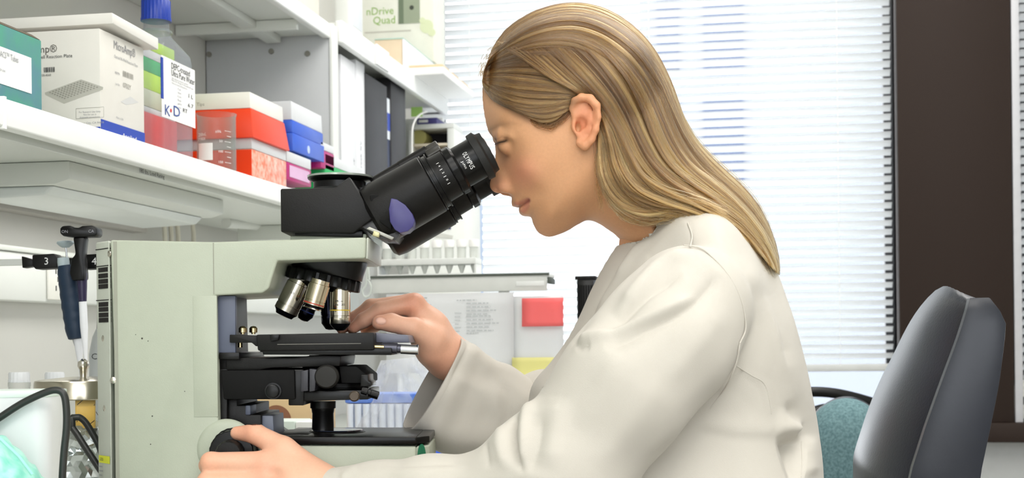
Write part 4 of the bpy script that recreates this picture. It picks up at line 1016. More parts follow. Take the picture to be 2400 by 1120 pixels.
# ------------------------------------------------------------------ hair: a shell over the skull and strands combed over it
GP = [
 [(1150,126),(1157,112),(1168,94),(1196,62),(1256,26),(1330,9),(1402,18),(1470,54),(1528,112),(1570,190),(1600,272),(1642,342),(1702,402),(1762,462),(1802,530),(1823,598),(1825,640)],
 [(1142,144),(1154,128),(1184,102),(1230,70),(1290,46),(1360,40),(1430,64),(1494,112),(1544,184),(1580,268),(1616,340),(1668,404),(1734,466),(1786,532),(1814,600),(1822,638)],
 [(1137,158),(1156,142),(1200,118),(1270,98),(1350,100),(1424,136),(1482,200),(1524,284),(1556,362),(1612,424),(1694,478),(1762,544),(1800,602),(1817,632)],
 [(1133,170),(1158,157),(1215,146),(1285,150),(1352,176),(1414,226),(1456,292),(1484,356),(1518,410),(1570,446),(1648,478),(1724,526),(1776,582),(1806,622)],
 [(1131,181),(1168,177),(1230,182),(1300,194),(1368,226),(1416,280),(1444,346),(1468,404),(1504,444),(1556,466),(1626,484),(1700,516),(1756,560),(1792,604)],
 [(1130,190),(1166,205),(1220,218),(1284,222),(1350,226),(1398,266),(1422,330),(1434,390),(1460,438),(1500,468),(1552,482),(1612,484),(1672,506),(1730,545),(1772,588)],
 [(1131,198),(1158,226),(1196,244),(1240,252),(1290,246),(1345,232),(1392,258),(1408,312),(1408,372),(1418,424),(1444,468),(1486,494),(1534,502),(1576,492),(1608,478)],
 [(1132,205),(1156,235),(1194,254),(1236,272),(1270,284),(1306,276),(1340,240),(1388,256),(1402,316),(1398,372),(1402,420),(1422,462),(1456,490),(1504,504),(1548,500)],
]
NT, NJ = 56, len(GP)
Gp = np.array([spline([(*p, 0) for p in q], NT)[:, :2] for q in GP])          # NJ, NT, 2
AJ = np.array([0, .030, .052, .066, .074, .076, .076, .0755])
def skull_y(px_, py_):
    X, Z = np.vectorize(lambda a, b: uc(a, b)[0])(px_, py_), np.vectorize(lambda a, b: uc(a, b)[1])(px_, py_)
    di, hh, RR = head2d(X, Z)
    t = 1 - np.clip(di/RR, 0, 1)
    return hh*np.sqrt(np.clip(1 - t*t, 0, 1))
def skull_fast(px_, py_):
    """bilinear look-up of the skull half width"""
    fx = np.clip((px_ - SX[0])/(SX[1] - SX[0]), 0, len(SX) - 1.001); fy = np.clip((py_ - SY[0])/(SY[1] - SY[0]), 0, len(SY) - 1.001)
    i, j = fx.astype(int), fy.astype(int); u, v = fx - i, fy - j
    return SG[i, j]*(1-u)*(1-v) + SG[i+1, j]*u*(1-v) + SG[i, j+1]*(1-u)*v + SG[i+1, j+1]*u*v
SX = np.arange(1110, 1680, 5.0); SY = np.arange(0, 660, 5.0)
_a, _b = np.meshgrid(SX, SY, indexing='ij'); SG = skull_y(_a, _b)
def hairpoint(px_, py_, j, t, lift, side):
    """3-D points of the hair surface; j guide index (float), t 0..1 along the flow"""
    aj = np.interp(j, np.arange(NJ), AJ)
    tail = np.clip((t - .55)/.45, 0, 1)
    a2 = aj*(1 - .10*tail) + .004*(1 - np.abs(j - 3)/5)*tail
    rim = np.clip(j/1.5, 0, 1)
    w = np.clip((px_ - 1395)/110, 0, 1)*np.clip((py_ - 100)/200, 0, 1); w = np.maximum(w, np.clip((py_ - 330)/90, 0, 1)); w = w*w*(3 - 2*w)
    earc = np.exp(-(((px_ - 1372)/42)**2 + ((py_ - 282)/62)**2)**2)
    ox, oy = px_ - 1200, 800 - py_
    a = (ox*cr + oy*sr)/F; b = (-ox*sr + oy*cr)/F
    y = aj.copy() if hasattr(aj, 'copy') else aj
    y = np.broadcast_to(y, px_.shape).copy()
    for _ in range(9):                               # guides are seen at their own depth, the skull is known at the mid plane
        k = (Yc - y)/Yc
        qx, qy = proj(a*k*Yc, Yc, CZ + b*k*Yc)
        s = np.maximum(skull_fast(qx, qy), 0)
        y0 = np.maximum(np.where(s > .004, s, np.minimum(aj, .03)*rim), np.minimum(aj*.95, .05*rim)*np.clip((px_ - 1180)/90, 0, 1))
        yn = y0*(1 - w) + np.maximum(a2, s*np.clip(1 - (py_ - 420)/80, 0, 1))*w
        y = .5*y + .5*yn
    y = y + lift*np.clip(j/1.0, .15, 1)*(1 - .85*earc)
    Yq = Yc - np.abs(y)
    return np.stack([a*Yq, Yc - side*y, CZ + b*Yq], -1)
def guide(j, idx, G=None):
    if G is None: G = Gp
    """interpolated guides: j (n,), idx sample positions (n,m) in 0..NT-1 -> px, py"""
    j = np.clip(j, 0, len(G) - 1.001); j0 = j.astype(int); u = (j - j0)[:, None]
    i0 = np.clip(idx.astype(int), 0, NT - 2); v = idx - i0
    def at(jj): jj = jj[:, None]; return G[jj, i0]*(1 - v)[..., None] + G[jj, i0 + 1]*v[..., None]
    return at(j0)*(1 - u)[..., None] + at(j0 + 1)*u[..., None]
# shell
js = np.linspace(0, NJ - 1.001, 43); ts = np.linspace(1.2, NT - 1.0, 90)
PP = guide(js, np.tile(ts, (len(js), 1)))
JJ = np.tile(js[:, None], (1, 90)); TT = np.tile(ts[None]/(NT - 1), (43, 1))
S1 = hairpoint(PP[..., 0], PP[..., 1], JJ, TT, .0006, 1); S2 = hairpoint(PP[..., 0], PP[..., 1], JJ, TT, .0006, -1)
sheet = np.concatenate([S1[::-1], S2[1:]], 0); na, nb = sheet.shape[:2]
Qs = [(i*nb + k, i*nb + k + 1, (i+1)*nb + k + 1, (i+1)*nb + k) for i in range(na - 1) for k in range(nb - 1)]
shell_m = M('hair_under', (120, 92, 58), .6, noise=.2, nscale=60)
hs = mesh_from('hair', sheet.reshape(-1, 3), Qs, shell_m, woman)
md = hs.modifiers.new('thick', 'SOLIDIFY'); md.thickness = .002; md.offset = 0
# strands
def strands(n, side, seed, m=26, jlo=0.0, jhi=NJ - 1.0, G=None, jmap=None, extra=0.0, tadd=0.0):
    r = np.random.default_rng(seed)
    NG = NJ if G is None else len(G); j = jlo + (jhi - jlo)*r.random(n)**.92
    ncl = 110; cc = np.sort(r.random(ncl))*(NG - 1); ci = np.abs(j[:, None] - cc[None]).argmin(1); jc = cc[ci]
    t0 = np.where(r.random(n) < .35, 0, r.random(n)**1.6*.55); t0 = t0 + .012*r.random(n)
    t1 = np.clip(np.maximum(t0 + .35, 1 - .16*r.random(n)**2), 0, 1)
    q = np.linspace(0, 1, m)[None]; t = t0[:, None] + (t1 - t0)[:, None]*q
    # the idx along each guide
    idx = t*(NT - 1)
    pull = (.50*np.clip(t*1.6, 0, 1)*(.7 + .6*r.random((n, 1))))
    cw = r.normal(0, .05, (ncl, 1))[ci]
    jj = j[:, None]*(1 - pull) + jc[:, None]*pull + cw*np.sin(t*7 + 6.28*r.random((ncl, 1))[ci])
    jj = np.clip(jj + r.normal(0, .02, (n, 1)), 0, NG - 1.002)
    P = np.empty((n, m, 2))
    jf = jj.ravel(); P = guide(jf, idx.reshape(-1, 1), G).reshape(n, m, 2)
    # waves of the locks and loose ends
    ph = r.random((ncl, 1))[ci]*6.28; am = r.uniform(.5, 4.5, (ncl, 1))[ci]
    P[..., 1] += am*np.sin(t*15 + ph)*np.clip((t - .35)*3, 0, 1) + r.normal(0, 1.3, (n, 1))*np.clip(t*4, 0, 1)
    P[..., 0] += am*.6*np.cos(t*13 + ph)*np.clip((t - .35)*3, 0, 1) + r.normal(0, 1.0, (n, 1))*np.clip(t*4, 0, 1)
    fly = (r.random((n, 1)) < .025)*r.normal(0, 9, (n, 1)); P[..., 1] += fly*np.clip(t - .15, 0, 1)**1.5*2.0
    lay = r.random((ncl, 1))[ci]*.0045 + r.random((n, 1))*.0028
    lock = .5 + .5*np.sin(j[:, None]*5.2 + 1.2*np.sin(t*5 + j[:, None]))
    lift = .0030 + lay*np.clip(t*5, .15, 1) + .0062*lock**2*np.clip((t - .3)*2.5, 0, 1)
    lift = lift + (extra if jmap is not None else .0046*np.clip((1.6 - jj)*2, 0, 1)*np.clip(1 - (t - .5)*4, 0, 1))
    X = hairpoint(P[..., 0], P[..., 1], jj if jmap is None else jmap(jj), t, lift, side)
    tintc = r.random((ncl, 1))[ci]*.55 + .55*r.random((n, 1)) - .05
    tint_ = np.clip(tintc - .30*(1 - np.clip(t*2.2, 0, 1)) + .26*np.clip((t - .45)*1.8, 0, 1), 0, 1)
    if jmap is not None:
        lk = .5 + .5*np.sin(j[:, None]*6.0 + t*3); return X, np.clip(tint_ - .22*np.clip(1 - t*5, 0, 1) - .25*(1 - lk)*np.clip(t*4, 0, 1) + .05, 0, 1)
    tint_ = tint_ - .34*np.exp(-((j[:, None] - 2.7)/.55)**2)*np.clip(1 - (t - .32)*5, 0, 1) - .40*np.clip((j[:, None] - 5.9), 0, 1)*np.clip(1 - (t - .16)*6, 0, 1) - .22*(1 - lock)*np.clip((t - .3)*2.5, 0, 1)  # last term paints shade into the tint in the grooves between locks
    return X, np.clip(tint_, 0, 1)
G2 = np.array([spline([(*p, 0) for p in q], NT)[:, :2] for q in [
 [(1178,112),(1225,140),(1285,180),(1345,212),(1396,252),(1420,310),(1432,380),(1456,436),(1504,470),(1560,482),(1620,486)],
 [(1215,100),(1262,138),(1320,188),(1378,230),(1424,290),(1450,352),(1478,410),(1524,450),(1590,474),(1670,504),(1730,548)],
 [(1270,92),(1316,130),(1370,184),(1420,240),(1458,306),(1484,362),(1520,414),(1576,450),(1650,482),(1722,528),(1774,582)],
 [(1330,90),(1376,126),(1428,184),(1470,250),(1500,318),(1532,378),(1582,426),(1648,466),(1716,514),(1772,570),(1804,620)],
 [(1390,96),(1432,130),(1480,188),(1516,258),(1544,326),(1580,384),(1634,432),(1696,478),(1756,534),(1796,592),(1815,628)],
 [(1444,112),(1480,144),(1524,204),(1556,276),(1584,338),(1622,390),(1678,436),(1736,488),(1784,546),(1812,604),(1820,634)],
 [(1490,138),(1516,164),(1552,222),(1578,288),(1606,346),(1648,398),(1704,446),(1758,500),(1798,556),(1818,608),(1823,636)]]])
jm2 = lambda q: np.interp(q, [0, 1, 2, 3, 4, 5, 6], [5.2, 4.4, 3.6, 2.9, 2.2, 1.6, 1.1])
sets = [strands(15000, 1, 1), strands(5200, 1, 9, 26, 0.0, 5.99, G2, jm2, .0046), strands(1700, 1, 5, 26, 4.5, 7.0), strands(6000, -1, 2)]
# a few loose hairs in front of the ear lobe and over the collar
def loose(pts, n, seed, y, spread):
    r = np.random.default_rng(seed); X = []
    for _ in range(n):
        c = spline([(a + r.normal(0, spread), b + r.normal(0, spread), 0) for a, b in pts], 26)[:, :2]
        yy = np.interp(np.linspace(0, 1, 26), np.linspace(0, 1, len(y)), y) + r.normal(0, .0015)
        Yq = Yc - yy; o = c[:, 0] - 1200, 800 - c[:, 1]
        X.append(np.stack([(o[0]*cr + o[1]*sr)/F*Yq, Yq, CZ + (-o[0]*sr + o[1]*cr)/F*Yq], -1))
    return np.array(X), r.random((n, 26))*.5 + .2
sets += [(lambda X_, T_: (X_, T_*.3))(*loose([(1238,262),(1262,284),(1290,292),(1316,276),(1340,246)], 130, 21, (.062, .068, .071, .0725, .0735), 6)),
         (lambda X_, T_: (X_, T_*.3))(*loose([(1196,104),(1172,104),(1152,118),(1138,146),(1134,176)], 14, 22, (.03, .02, .008, .0, .0), 6)),
         (lambda X_, T_: (X_, T_*.5))(*loose([(1150,196),(1136,178),(1130,166),(1136,152)], 16, 23, (.02, .012, .004, .0), 5)),
         loose([(1404,330),(1400,390),(1404,440),(1412,490)], 24, 3, (.076, .074, .070, .064), 5),
         loose([(1424,430),(1432,470),(1462,508),(1520,522),(1590,500),(1640,470)], 40, 4, (.072, .070, .070, .074, .082, .088), 4),
         loose([(1440,420),(1470,476),(1530,500),(1620,470),(1700,500)], 60, 6, (.076, .076, .078, .086, .088), 6)]
X = np.concatenate([a for a, b in sets]); TN = np.concatenate([b for a, b in sets])
n, m = X.shape[:2]
W = X.reshape(-1, 3) @ np.array(MC.to_3x3()).T - np.array(BASE[woman])
hc = D.hair_curves.new('hair_strands'); hc.add_curves([m]*n)
hc.position_data.foreach_set('vector', W.astype(np.float32).ravel())
ra = hc.attributes.get('radius') or hc.attributes.new('radius', 'FLOAT', 'POINT')
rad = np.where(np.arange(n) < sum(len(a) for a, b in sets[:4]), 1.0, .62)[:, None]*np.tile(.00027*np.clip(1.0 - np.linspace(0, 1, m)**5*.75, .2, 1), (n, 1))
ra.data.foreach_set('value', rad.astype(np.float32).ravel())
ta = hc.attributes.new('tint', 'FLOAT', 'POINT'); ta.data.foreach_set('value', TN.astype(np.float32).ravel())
hm = D.materials.new('hair_blonde'); hm.use_nodes = True; nt = hm.node_tree; nt.nodes.clear()
out = nt.nodes.new('ShaderNodeOutputMaterial'); hb = nt.nodes.new('ShaderNodeBsdfHairPrincipled'); hb.parametrization = 'COLOR'
hb.inputs['Roughness'].default_value = .34; hb.inputs['Radial Roughness'].default_value = .5; hb.inputs['Random Roughness'].default_value = .1
at = nt.nodes.new('ShaderNodeAttribute'); at.attribute_name = 'tint'
rp = nt.nodes.new('ShaderNodeValToRGB'); e = rp.color_ramp.elements
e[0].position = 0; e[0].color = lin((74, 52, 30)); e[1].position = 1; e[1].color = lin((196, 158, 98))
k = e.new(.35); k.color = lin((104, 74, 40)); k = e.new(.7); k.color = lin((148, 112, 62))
nt.links.new(at.outputs['Fac'], rp.inputs[0]); nt.links.new(rp.outputs[0], hb.inputs['Color']); nt.links.new(hb.outputs[0], out.inputs[0])
hc.materials.append(hm)
ho = D.objects.new('hair_strands', hc); COL.objects.link(ho); ho.parent = woman; ho['kind'] = 'stuff'
# ------------------------------------------------------------------ chairs
def chair(label, edge, seamln, pv, width, bulge, mats, back=None, group=None):
    """edge / seamln: side outline of shell and of the cushion's near edge in photo px, on the plane room-y = pv"""
    E = [RY(x, y, pv) for x, y in edge]; S = [RY(x, y, pv) for x, y in seamln]
    zt = max(E[0].z, S[0].z); zb_ = min(E[-1].z, S[-1].z)
    bx = S[-1].x - .18; t = root('office_chair', label, 'chair', (bx, pv + width/2, 0), group)
    ip = lambda L, z: float(np.interp(z, [p.z for p in L][::-1], [p.x for p in L][::-1]))
    zs = np.linspace(zb_ - .12, zt, 26); yc = pv + width/2; n = 14; rc = []; rs = []
    zs2 = np.linspace(zb_ - .12, E[0].z, 24)
    for k, z in enumerate(zs):
        q = k/25; tp = max(0, (q - .45)/.55); sh = math.sqrt(max(.03, 1 - tp**3.2)); xs = ip(S, max(z, zb_))
        hw = width/2*(.42 + .58*sh); b_ = bulge*(.25 + .75*sh); row = []
        for i in range(n + 1):
            s = -1 + 2*i/n; row.append(Vector((xs - b_*(1 - abs(s)**2.4) - .004, yc - width/2*(1 - .93*sh**.5)*.0 + s*hw - (width/2 - hw)*.95, z + .022*(1 - s*s)*max(0, (q - .8)/.2))))
        rc.append(row + [Vector((xs + .006, row[-1].y, z)), Vector((xs + .006, row[0].y, z))])
    for k, z in enumerate(zs2):
        q = k/23; tp = max(0, (q - .5)/.5); sh = math.sqrt(max(.04, 1 - tp**3)); xs = ip(S, max(z, zb_)); xe = ip(E, max(z, zb_)); hw = width/2*(.5 + .5*sh); row = []
        for i in range(n + 1):
            s = -1 + 2*i/n; row.append(Vector((xe + .012*(1 - s*s), yc + s*hw - (width/2 - hw)*.95, z)))
        rs.append(row + [Vector((xs - .014, row[-1].y, z)), Vector((xs - .014, row[0].y, z))])
    if back is None:
        MB().loft(rc).build('cushion', mats[0], t, sub=1)
        MB().loft(rs).build('back_shell', mats[1], t, .004, 2, 50)
    else: back(t)
    zsit = .42; x0 = bx - .24; x1 = bx + .16
    rg = []
    for z, ins in ((zsit - .08, .03), (zsit - .06, .0), (zsit - .02, -.005), (zsit + .0, .025)):
        rg.append([(x, y, z) for x, y in ((x0 + ins + .05, yc - .23 + ins), (x1 - ins, yc - .22 + ins), (x1 - ins + .01, yc), (x1 - ins, yc + .22 - ins), (x0 + ins + .05, yc + .23 - ins), (x0 + ins, yc + .12), (x0 + ins, yc - .12))])
    MB().loft(rg).build('seat', mats[0], t, .01, 2)
    MB().cyl((bx, yc, .10), (bx, yc, zsit - .07), .028).build('gas_column', black_satin, t)
    MB().tube([(bx + .02, yc, zsit - .10), (bx + .20, yc, zsit - .10), (ip(E, zb_) - .01, yc, zsit + .04), (ip(E, zb_) - .012, yc, zb_)], .022, 8).build('back_bar', black_satin, t)
    for k in range(5):
        q = 2*math.pi*k/5 + .3; e = (bx + .27*math.cos(q), yc + .27*math.sin(q))
        lg = MB().tube([(bx, yc, .11), (bx + .15*math.cos(q), yc + .15*math.sin(q), .095), (*e, .075)], .017, 8).build('leg', black_satin, t)
        MB().cyl((e[0] - .012*math.sin(q), e[1] + .012*math.cos(q), .028), (e[0] + .012*math.sin(q), e[1] - .012*math.cos(q), .028), .027, n=16).build('caster', black_matt, lg)
    return t
leather = M('leather_grey', (27, 30, 40), .30, spec=.35, noise=.10, nscale=90, bump=.18, bscale=420)
shellm = M('chair_shell', (36, 39, 47), .26, spec=.4, noise=.12, nscale=14, bump=.05)
pv = (MC @ Vector(U(2300, 800, 1.40))).y
chair('dark blue grey leather office chair behind the seated woman', [(2320,697),(2345,728),(2359,748),(2355,800),(2342,900),(2322,1000),(2297,1118)], [(2310,700),(2296,745),(2278,800),(2240,900),(2204,1000),(2166,1118)], pv, .43, .052, (leather, shellm))
teal = M('teal_upholstery', (78, 108, 114), .85, noise=.1, nscale=240, rgb2=(108, 138, 142), bump=.15, bscale=700)
pv2 = (MC @ Vector(U(2060, 1000, 2.35))).y
def tealback(t):
    ol = spline([(1868,1200,0),(1876,1090,0),(1892,1015,0),(1918,965,0),(1955,938,0),(1992,932,0),(2026,942,0),(2052,966,0),(2066,1005,0),(2066,1060,0),(2056,1130,0),(2040,1200,0)], 34)[:, :2]
    rings = []; Yt_ = 2.35
    for d, k in ((-.050, .30), (-.046, .55), (-.036, .78), (-.020, .93), (0, 1.0), (.02, .99), (.035, .94)):
        rings.append([(*U(1966 + (x - 1966)*k, 1075 + (y - 1075)*k, Yt_)[:1], Yt_ + d, U(1966, 1075 + (y - 1075)*k, Yt_)[2]) for x, y in ol])
    MB(MC).loft(rings).build('cushion', teal, t, sub=1)
    rings = [[(U(1974 + (x - 1966)*k, 1075, Yt_)[0], Yt_ + d, U(1966, 1078 + (y - 1075)*k, Yt_)[2]) for x, y in ol] for d, k in ((.012, 1.0), (.03, 1.03), (.055, .98))]
    MB(MC).loft(rings).build('back_shell', MATS['chair_shell'], t, .004)
chair('teal speckled fabric office chair by the window', [(2066,966),(2076,985),(2078,1010),(2074,1060),(2068,1130)], [(2040,950),(2043,975),(2040,1000),(2030,1060),(2018,1130)], pv2, .44, .04, (teal, black_matt), tealback)
arc = root('black_hoop', 'black curved hoop rising behind the teal fabric chair', 'hoop', WU(1990, 990, 2.95))  # plain curved black hoop on a post and foot
arc['label'] = 'black curved hoop rising behind the teal fabric chair'
MB().tube([WU(x, y, 2.95) for x, y in spline([(1880,925,0),(1905,918,0),(1960,922,0),(2020,936,0),(2062,952,0),(2084,980,0),(2092,1050,0),(2090,1200,0)], 30)[:, :2]], .011, 10).build('hoop', black_satin, arc)
MB().tube([WU(x, y, 2.95) for x, y in spline([(1880,975,0),(1905,966,0),(1940,958,0),(1990,960,0),(2040,975,0),(2088,1010,0)], 24)[:, :2]], .012, 10).build('hoop', black_satin, arc)
h0 = WU(2090, 1190, 2.95)
MB().cyl((h0.x, h0.y, 0), (h0.x, h0.y, h0.z), .02).build('post', black_satin, arc)
MB().cyl((h0.x, h0.y, 0), (h0.x, h0.y, .02), .16, n=28).build('foot', black_satin, arc)
arc.name = 'curved_hoop'
# ------------------------------------------------------------------ boxes on the lower shelf
def face_text(s, mat, par, A, xd, h, w=None, **k): return lettering(s, mat, par, A, xd, (0, 0, 1), height=h, width=w, **k)
SB = SZ - .004                                     # shelf board
# teal carton, far left
uT = US - .020; a = RX(97, 95, uT); v1 = a.y; v0 = v1 - .30; zT = a.z
t = root('carton', 'teal and blue mottled carton with a white label, leftmost on the shelf', 'box', (uT - .09, (v0 + v1)/2, SB))
mott = M('teal_mottle', (66, 150, 126), .45, noise=.3, nscale=14, rgb2=(84, 124, 156))
MB().box((uT - .17, v0, SB), (uT, v1, zT)).build('body', mott, t, .0012)
MB().hexa([(uT - .17, v0, zT + .0005), (uT - .001, v0, zT + .0005), (uT - .001, v1, zT + .0005), (uT - .17, v1, zT + .0005)], [(uT - .17, v0, zT + .006), (uT - .012, v0, zT + .0075), (uT - .012, v1, zT + .0075), (uT - .17, v1, zT + .006)]).build('flap', M('kraft_dark', (96, 84, 66), .7), t, .0008)
A = RX(72, 136, uT); B_ = RX(73, 220, uT)
lab = MB().box((uT + .0002, A.y - .16, B_.z), (uT + .0008, A.y, A.z)).build('label', paper, t)
p = RX(2, 138, uT); face_text('oMACS™ Tubes', ink_soft, lab, (uT + .0009, A.y - .075, A.z - .011), (0, 1, 0), .0065, .046)
for k, s in enumerate(('Tubes', 'sterile, for single use', 'Store dry', 'Lot  5140123', 'Order no. 130-093', 'Exp. 2014-06')):
    face_text(s, ink_soft, lab, (uT + .0009, A.y - .098 + .006*(k % 2), A.z - .020 - .0062*k), (0, 1, 0), .003)
# reaction plate carton
uR = US - .018; c0 = RX(236, 302, uR); v0 = c0.y; v1 = RX(339, 330, uR).y; zR = RX(257, 77, uR).z
t = root('carton', 'cream carton with printed plate drawing and a loose lid, beside the bottle', 'box', (uR - .08, (v0 + v1)/2, SB))
MB().box((uR - .175, v0, SB), (uR, v1, zR)).build('body', card, t, .0012)
lz = RX(285, 83, uR).z; lt = RY(278, 33, v0 + .02).z
MB().hexa([(uR - .19, v0 + .012, lz + .004), (uR + .012, v0 + .012, lz + .004), (uR + .012, v1 + .02, lz - .002), (uR - .19, v1 + .02, lz - .002)],
          [(uR - .19, v0 + .010, lt), (uR + .012, v0 + .010, lt), (uR + .012, v1 + .02, lt - .004), (uR - .19, v1 + .02, lt - .004)]).build('lid', M('card_white', (232, 229, 222), .55, noise=.02), t, .0014)
blue = M('print_blue', (22, 62, 168), .5, noise=.02)
MB().box((uR + .0001, v0 + .0005, SB + .001), (uR + .0007, v1 - .0005, RX(338, 312, uR).z)).build('blue_band', blue, t)
bx0 = RY(205, 300, v0).x
MB().box((bx0, v0 - .0006, SB + .001), (uR - .0003, v0 - .0001, RY(235, 297, v0).z)).build('blue_band', blue, t)
def front(px, py): return RY(px, py, v0 - .0002)
def side(px, py): return RX(px, py, uR + .0002)
q = front(134, 122); lettering('MicroAmp®', M('ink_brown', (84, 80, 74), .6, noise=0), t, q, (1, 0, 0), (0, 0, 1), height=.0092, align='RIGHT')
q = front(170, 134); lettering('Optical 96-Well Reaction Plate', ink, t, q, (1, 0, 0), (0, 0, 1), height=.0042, align='RIGHT')
def barcode(par, O, X, Y, w, h, seed, m=ink):
    r = random.Random(seed); b = MB(); O = Vector(O); X = Vector(X); Y = Vector(Y); N = X.cross(Y)*.0004; x = 0
    while x < w:
        d = r.choice((.0004, .0007, .0011)); a_ = O + X*x + N
        b.add([a_, a_ + X*d, a_ + X*d + Y*h, a_ + Y*h], [(0,1,2,3)]); x += d + r.choice((.0004, .0008))
    return b.build('barcode', m, par)
q = front(103, 170); barcode(t, q, (1,0,0), (0,0,1), front(128, 170).x - q.x, .0062, 3)
q = front(120, 178); lettering('4314320-4560', ink, t, q, (1,0,0), (0,0,1), height=.0026, align='RIGHT')
# printed drawing of the plate
pm = M('print_grey', (186, 184, 174), .6, noise=0); pm2 = M('print_grey_dark', (150, 148, 138), .6, noise=0)
d_ = MB(); P = [front(105, 217), front(150, 236), front(242, 204), front(190, 186)]
d_.add(P, [(0, 1, 2, 3)]); d_.add([front(105, 217), front(150, 236), front(150, 243), front(106, 222)], [(0, 1, 2, 3)]); d_.add([front(150, 236), front(242, 204), front(241, 210), front(150, 243)], [(0,1,2,3)])
d_.build('plate_drawing', pm, t)
d_ = MB()
for i in range(11):
    for j in range(7):
        s, r_ = (i + 1)/12, (j + 1)/8
        c_ = P[0].lerp(P[1], r_).lerp(P[3].lerp(P[2], r_), s) + Vector((0, -.0004, 0))
        d_.add([c_ + Vector((.0013*math.cos(2*math.pi*k/8), 0, .0007*math.sin(2*math.pi*k/8))) for k in range(8)], [tuple(range(8))])
d_.build('plate_drawing', pm2, t)
fr = MB()
for a_, b_ in (((178, 255), (243, 251)), ((178, 279), (243, 275)), ((178, 255), (178, 279)), ((243, 251), (243, 275))):
    p, q = front(*a_), front(*b_); o = Vector((0, -.0003, 0)); dd = Vector((.0004, 0, .0004)); fr.add([p + o, q + o, q + o + dd, p + o + dd], [(0,1,2,3)])
fr.build('print_frame', pm2, t)
for k, s in enumerate(('For Research Use Only.', 'Not for use in', 'diagnostic procedures.')):
    lettering(s, ink_soft, t, front(211, 264 + 6.2*k), (1,0,0), (0,0,1), height=.0021, align='CENTER')
lettering('Foster City, CA 94404', ink_soft, t, front(244, 289), (1,0,0), (0,0,1), height=.0026, align='RIGHT')
q = side(266, 113); e = side(316, 128); face_text('MicroAmp®', M('ink_grey', (140, 140, 144), .6, noise=0), t, q, (0,1,0), .0105, e.y - q.y)
q = side(267, 134); face_text('Optical 96-Well Reaction Plate', ink_soft, t, q, (0,1,0), .0036, side(322, 140).y - q.y)
q = side(288, 178); barcode(t, q, (0,1,0), (0,0,1), side(312, 178).y - q.y, .0070, 5, pm2)
face_text('REF/PN', ink_soft, t, side(269, 172), (0,1,0), .0030); face_text('0702Y', pm2, t, side(288, 204), (0,1,0), .0062)
face_text('Lot No.', ink_soft, t, side(270, 198), (0,1,0), .0028)
d_ = MB(); d_.add([side(283, 238), side(296, 246), side(325, 240), side(306, 226)], [(0,1,2,3)]); d_.build('plate_drawing', M('print_pale', (206, 206, 204), .6, noise=0), t)
face_text('Made in USA', ink_soft, t, side(272, 277), (0,1,0), .0026)
q = side(285, 319); face_text('Applied', ink_white, t, (uR + .0009, q.y, q.z - .001), (0,1,0), .0052, side(318, 320).y - q.y)
# reagent bottle
uB = US - .020; cA = RX(379, 350, uB); cB = RX(458, 365, uB); W_ = cB.y - cA.y
cy = (cA.y + cB.y)/2; cx = RY(366, 60, cy).x; hx = uB - cx; kx = hx/(W_/2)
Yb_ = (MC.inverted() @ Vector((cx, cy, 1))).y
zs_ = U(400, 122, Yb_)[2]; zn0 = U(362, 74, Yb_)[2]; zc0 = U(362, 51, Yb_)[2]; zc1 = U(362, 0, Yb_)[2]
t = root('reagent_bottle', 'clear square bottle with a blue screw cap and white label', 'bottle', (cx, cy, SB))
def rrect(cx, cy, w, r, z, n=6, kx=1):
    out = []
    for qx, qy, a0 in ((1,1,0), (-1,1,90), (-1,-1,180), (1,-1,270)):
        for k in range(n):
            q = math.radians(a0 + 90*k/(n - 1)); out.append((cx + qx*(max(w*kx, r) - r) + r*math.cos(q), cy + qy*(w - r) + r*math.sin(q), z))
    return out
hw = W_/2; nr_ = .0178
prof = [(SB + .0002, hw*.9, .014), (SB + .004, hw, .012), (zs_ - .012, hw, .012), (zs_, hw*.97, .014), (zs_ + (zn0 - zs_)*.30, hw*.82, .020), (zs_ + (zn0 - zs_)*.75, hw*.46, .019), (zn0, nr_, nr_ - .0001), (zc0 + .002, nr_*.97, nr_*.97 - .0001)]
MB().loft([rrect(cx, cy, w, min(r, w*.96, max(w*kx, nr_*.99)*.98), z, 6, max(kx, min(1, nr_/w))) for z, w, r in prof]).build('body', clear_plastic, t)
MB().lathe((cx, cy, zn0 - .003), (cx, cy, zc1), [(0, .0225), (.0035, .0215), (.004, .0190)], 32).build('neck_ring', clear_plastic, t)
capm = M('cap_blue', (26, 58, 158), .35, noise=.03)
R_c = 34.5/F*(MC.inverted() @ Vector((cx, cy, 1))).y
MB().lathe((cx, cy, zc0), (cx, cy, zc1), [(0, R_c*1.03), (.004, R_c*1.03), (.0042, R_c), (zc1 - zc0 - .002, R_c*.98), (zc1 - zc0, R_c*.9)], 96, True, 1, .0007).build('cap', capm, t)
MB().loft([rrect(cx, cy, hw*.93, .010, z, 6, kx) for z in (SB + .003, zs_ - .02)]).build('water', M('clear_water', (236, 242, 246), .03, alpha=.03, edge=.06, noise=0), t)
lz0 = RX(420, 283, uB).z; lz1 = RX(420, 140, uB).z
lab = MB().box((uB + .0003, cA.y + .0005, RX(388, 276, uB).z), (uB + .0009, cB.y - .001, RX(395, 137, uB).z)).build('label', paper, t)
MB().box((uB - .0002, cA.y - .0004, RX(382, 232, uB).z), (uB + .0013, cA.y + .0055, RX(382, 136, uB).z)).build('label_stripe', blue, lab)
uL_ = uB + .0010
def bt(s, px, py, px2, h, m=ink): q = RX(px, py, uL_); face_text(s, m, lab, q, (0,1,0), h, RX(px2, py, uL_).y - q.y)
bt('DEPC-treated', 401, 160, 444, .0086); bt('Ultra Pure Water', 401, 176, 455, .0086)
bt('DNase, RNase free. Autoclaved 0.2 µm filtered', 402, 184, 440, .0024, ink_soft); bt('Not for drug or household use', 402, 189, 452, .0024, ink_soft); bt('Store at room temperature', 402, 195, 438, .0024, ink_soft)
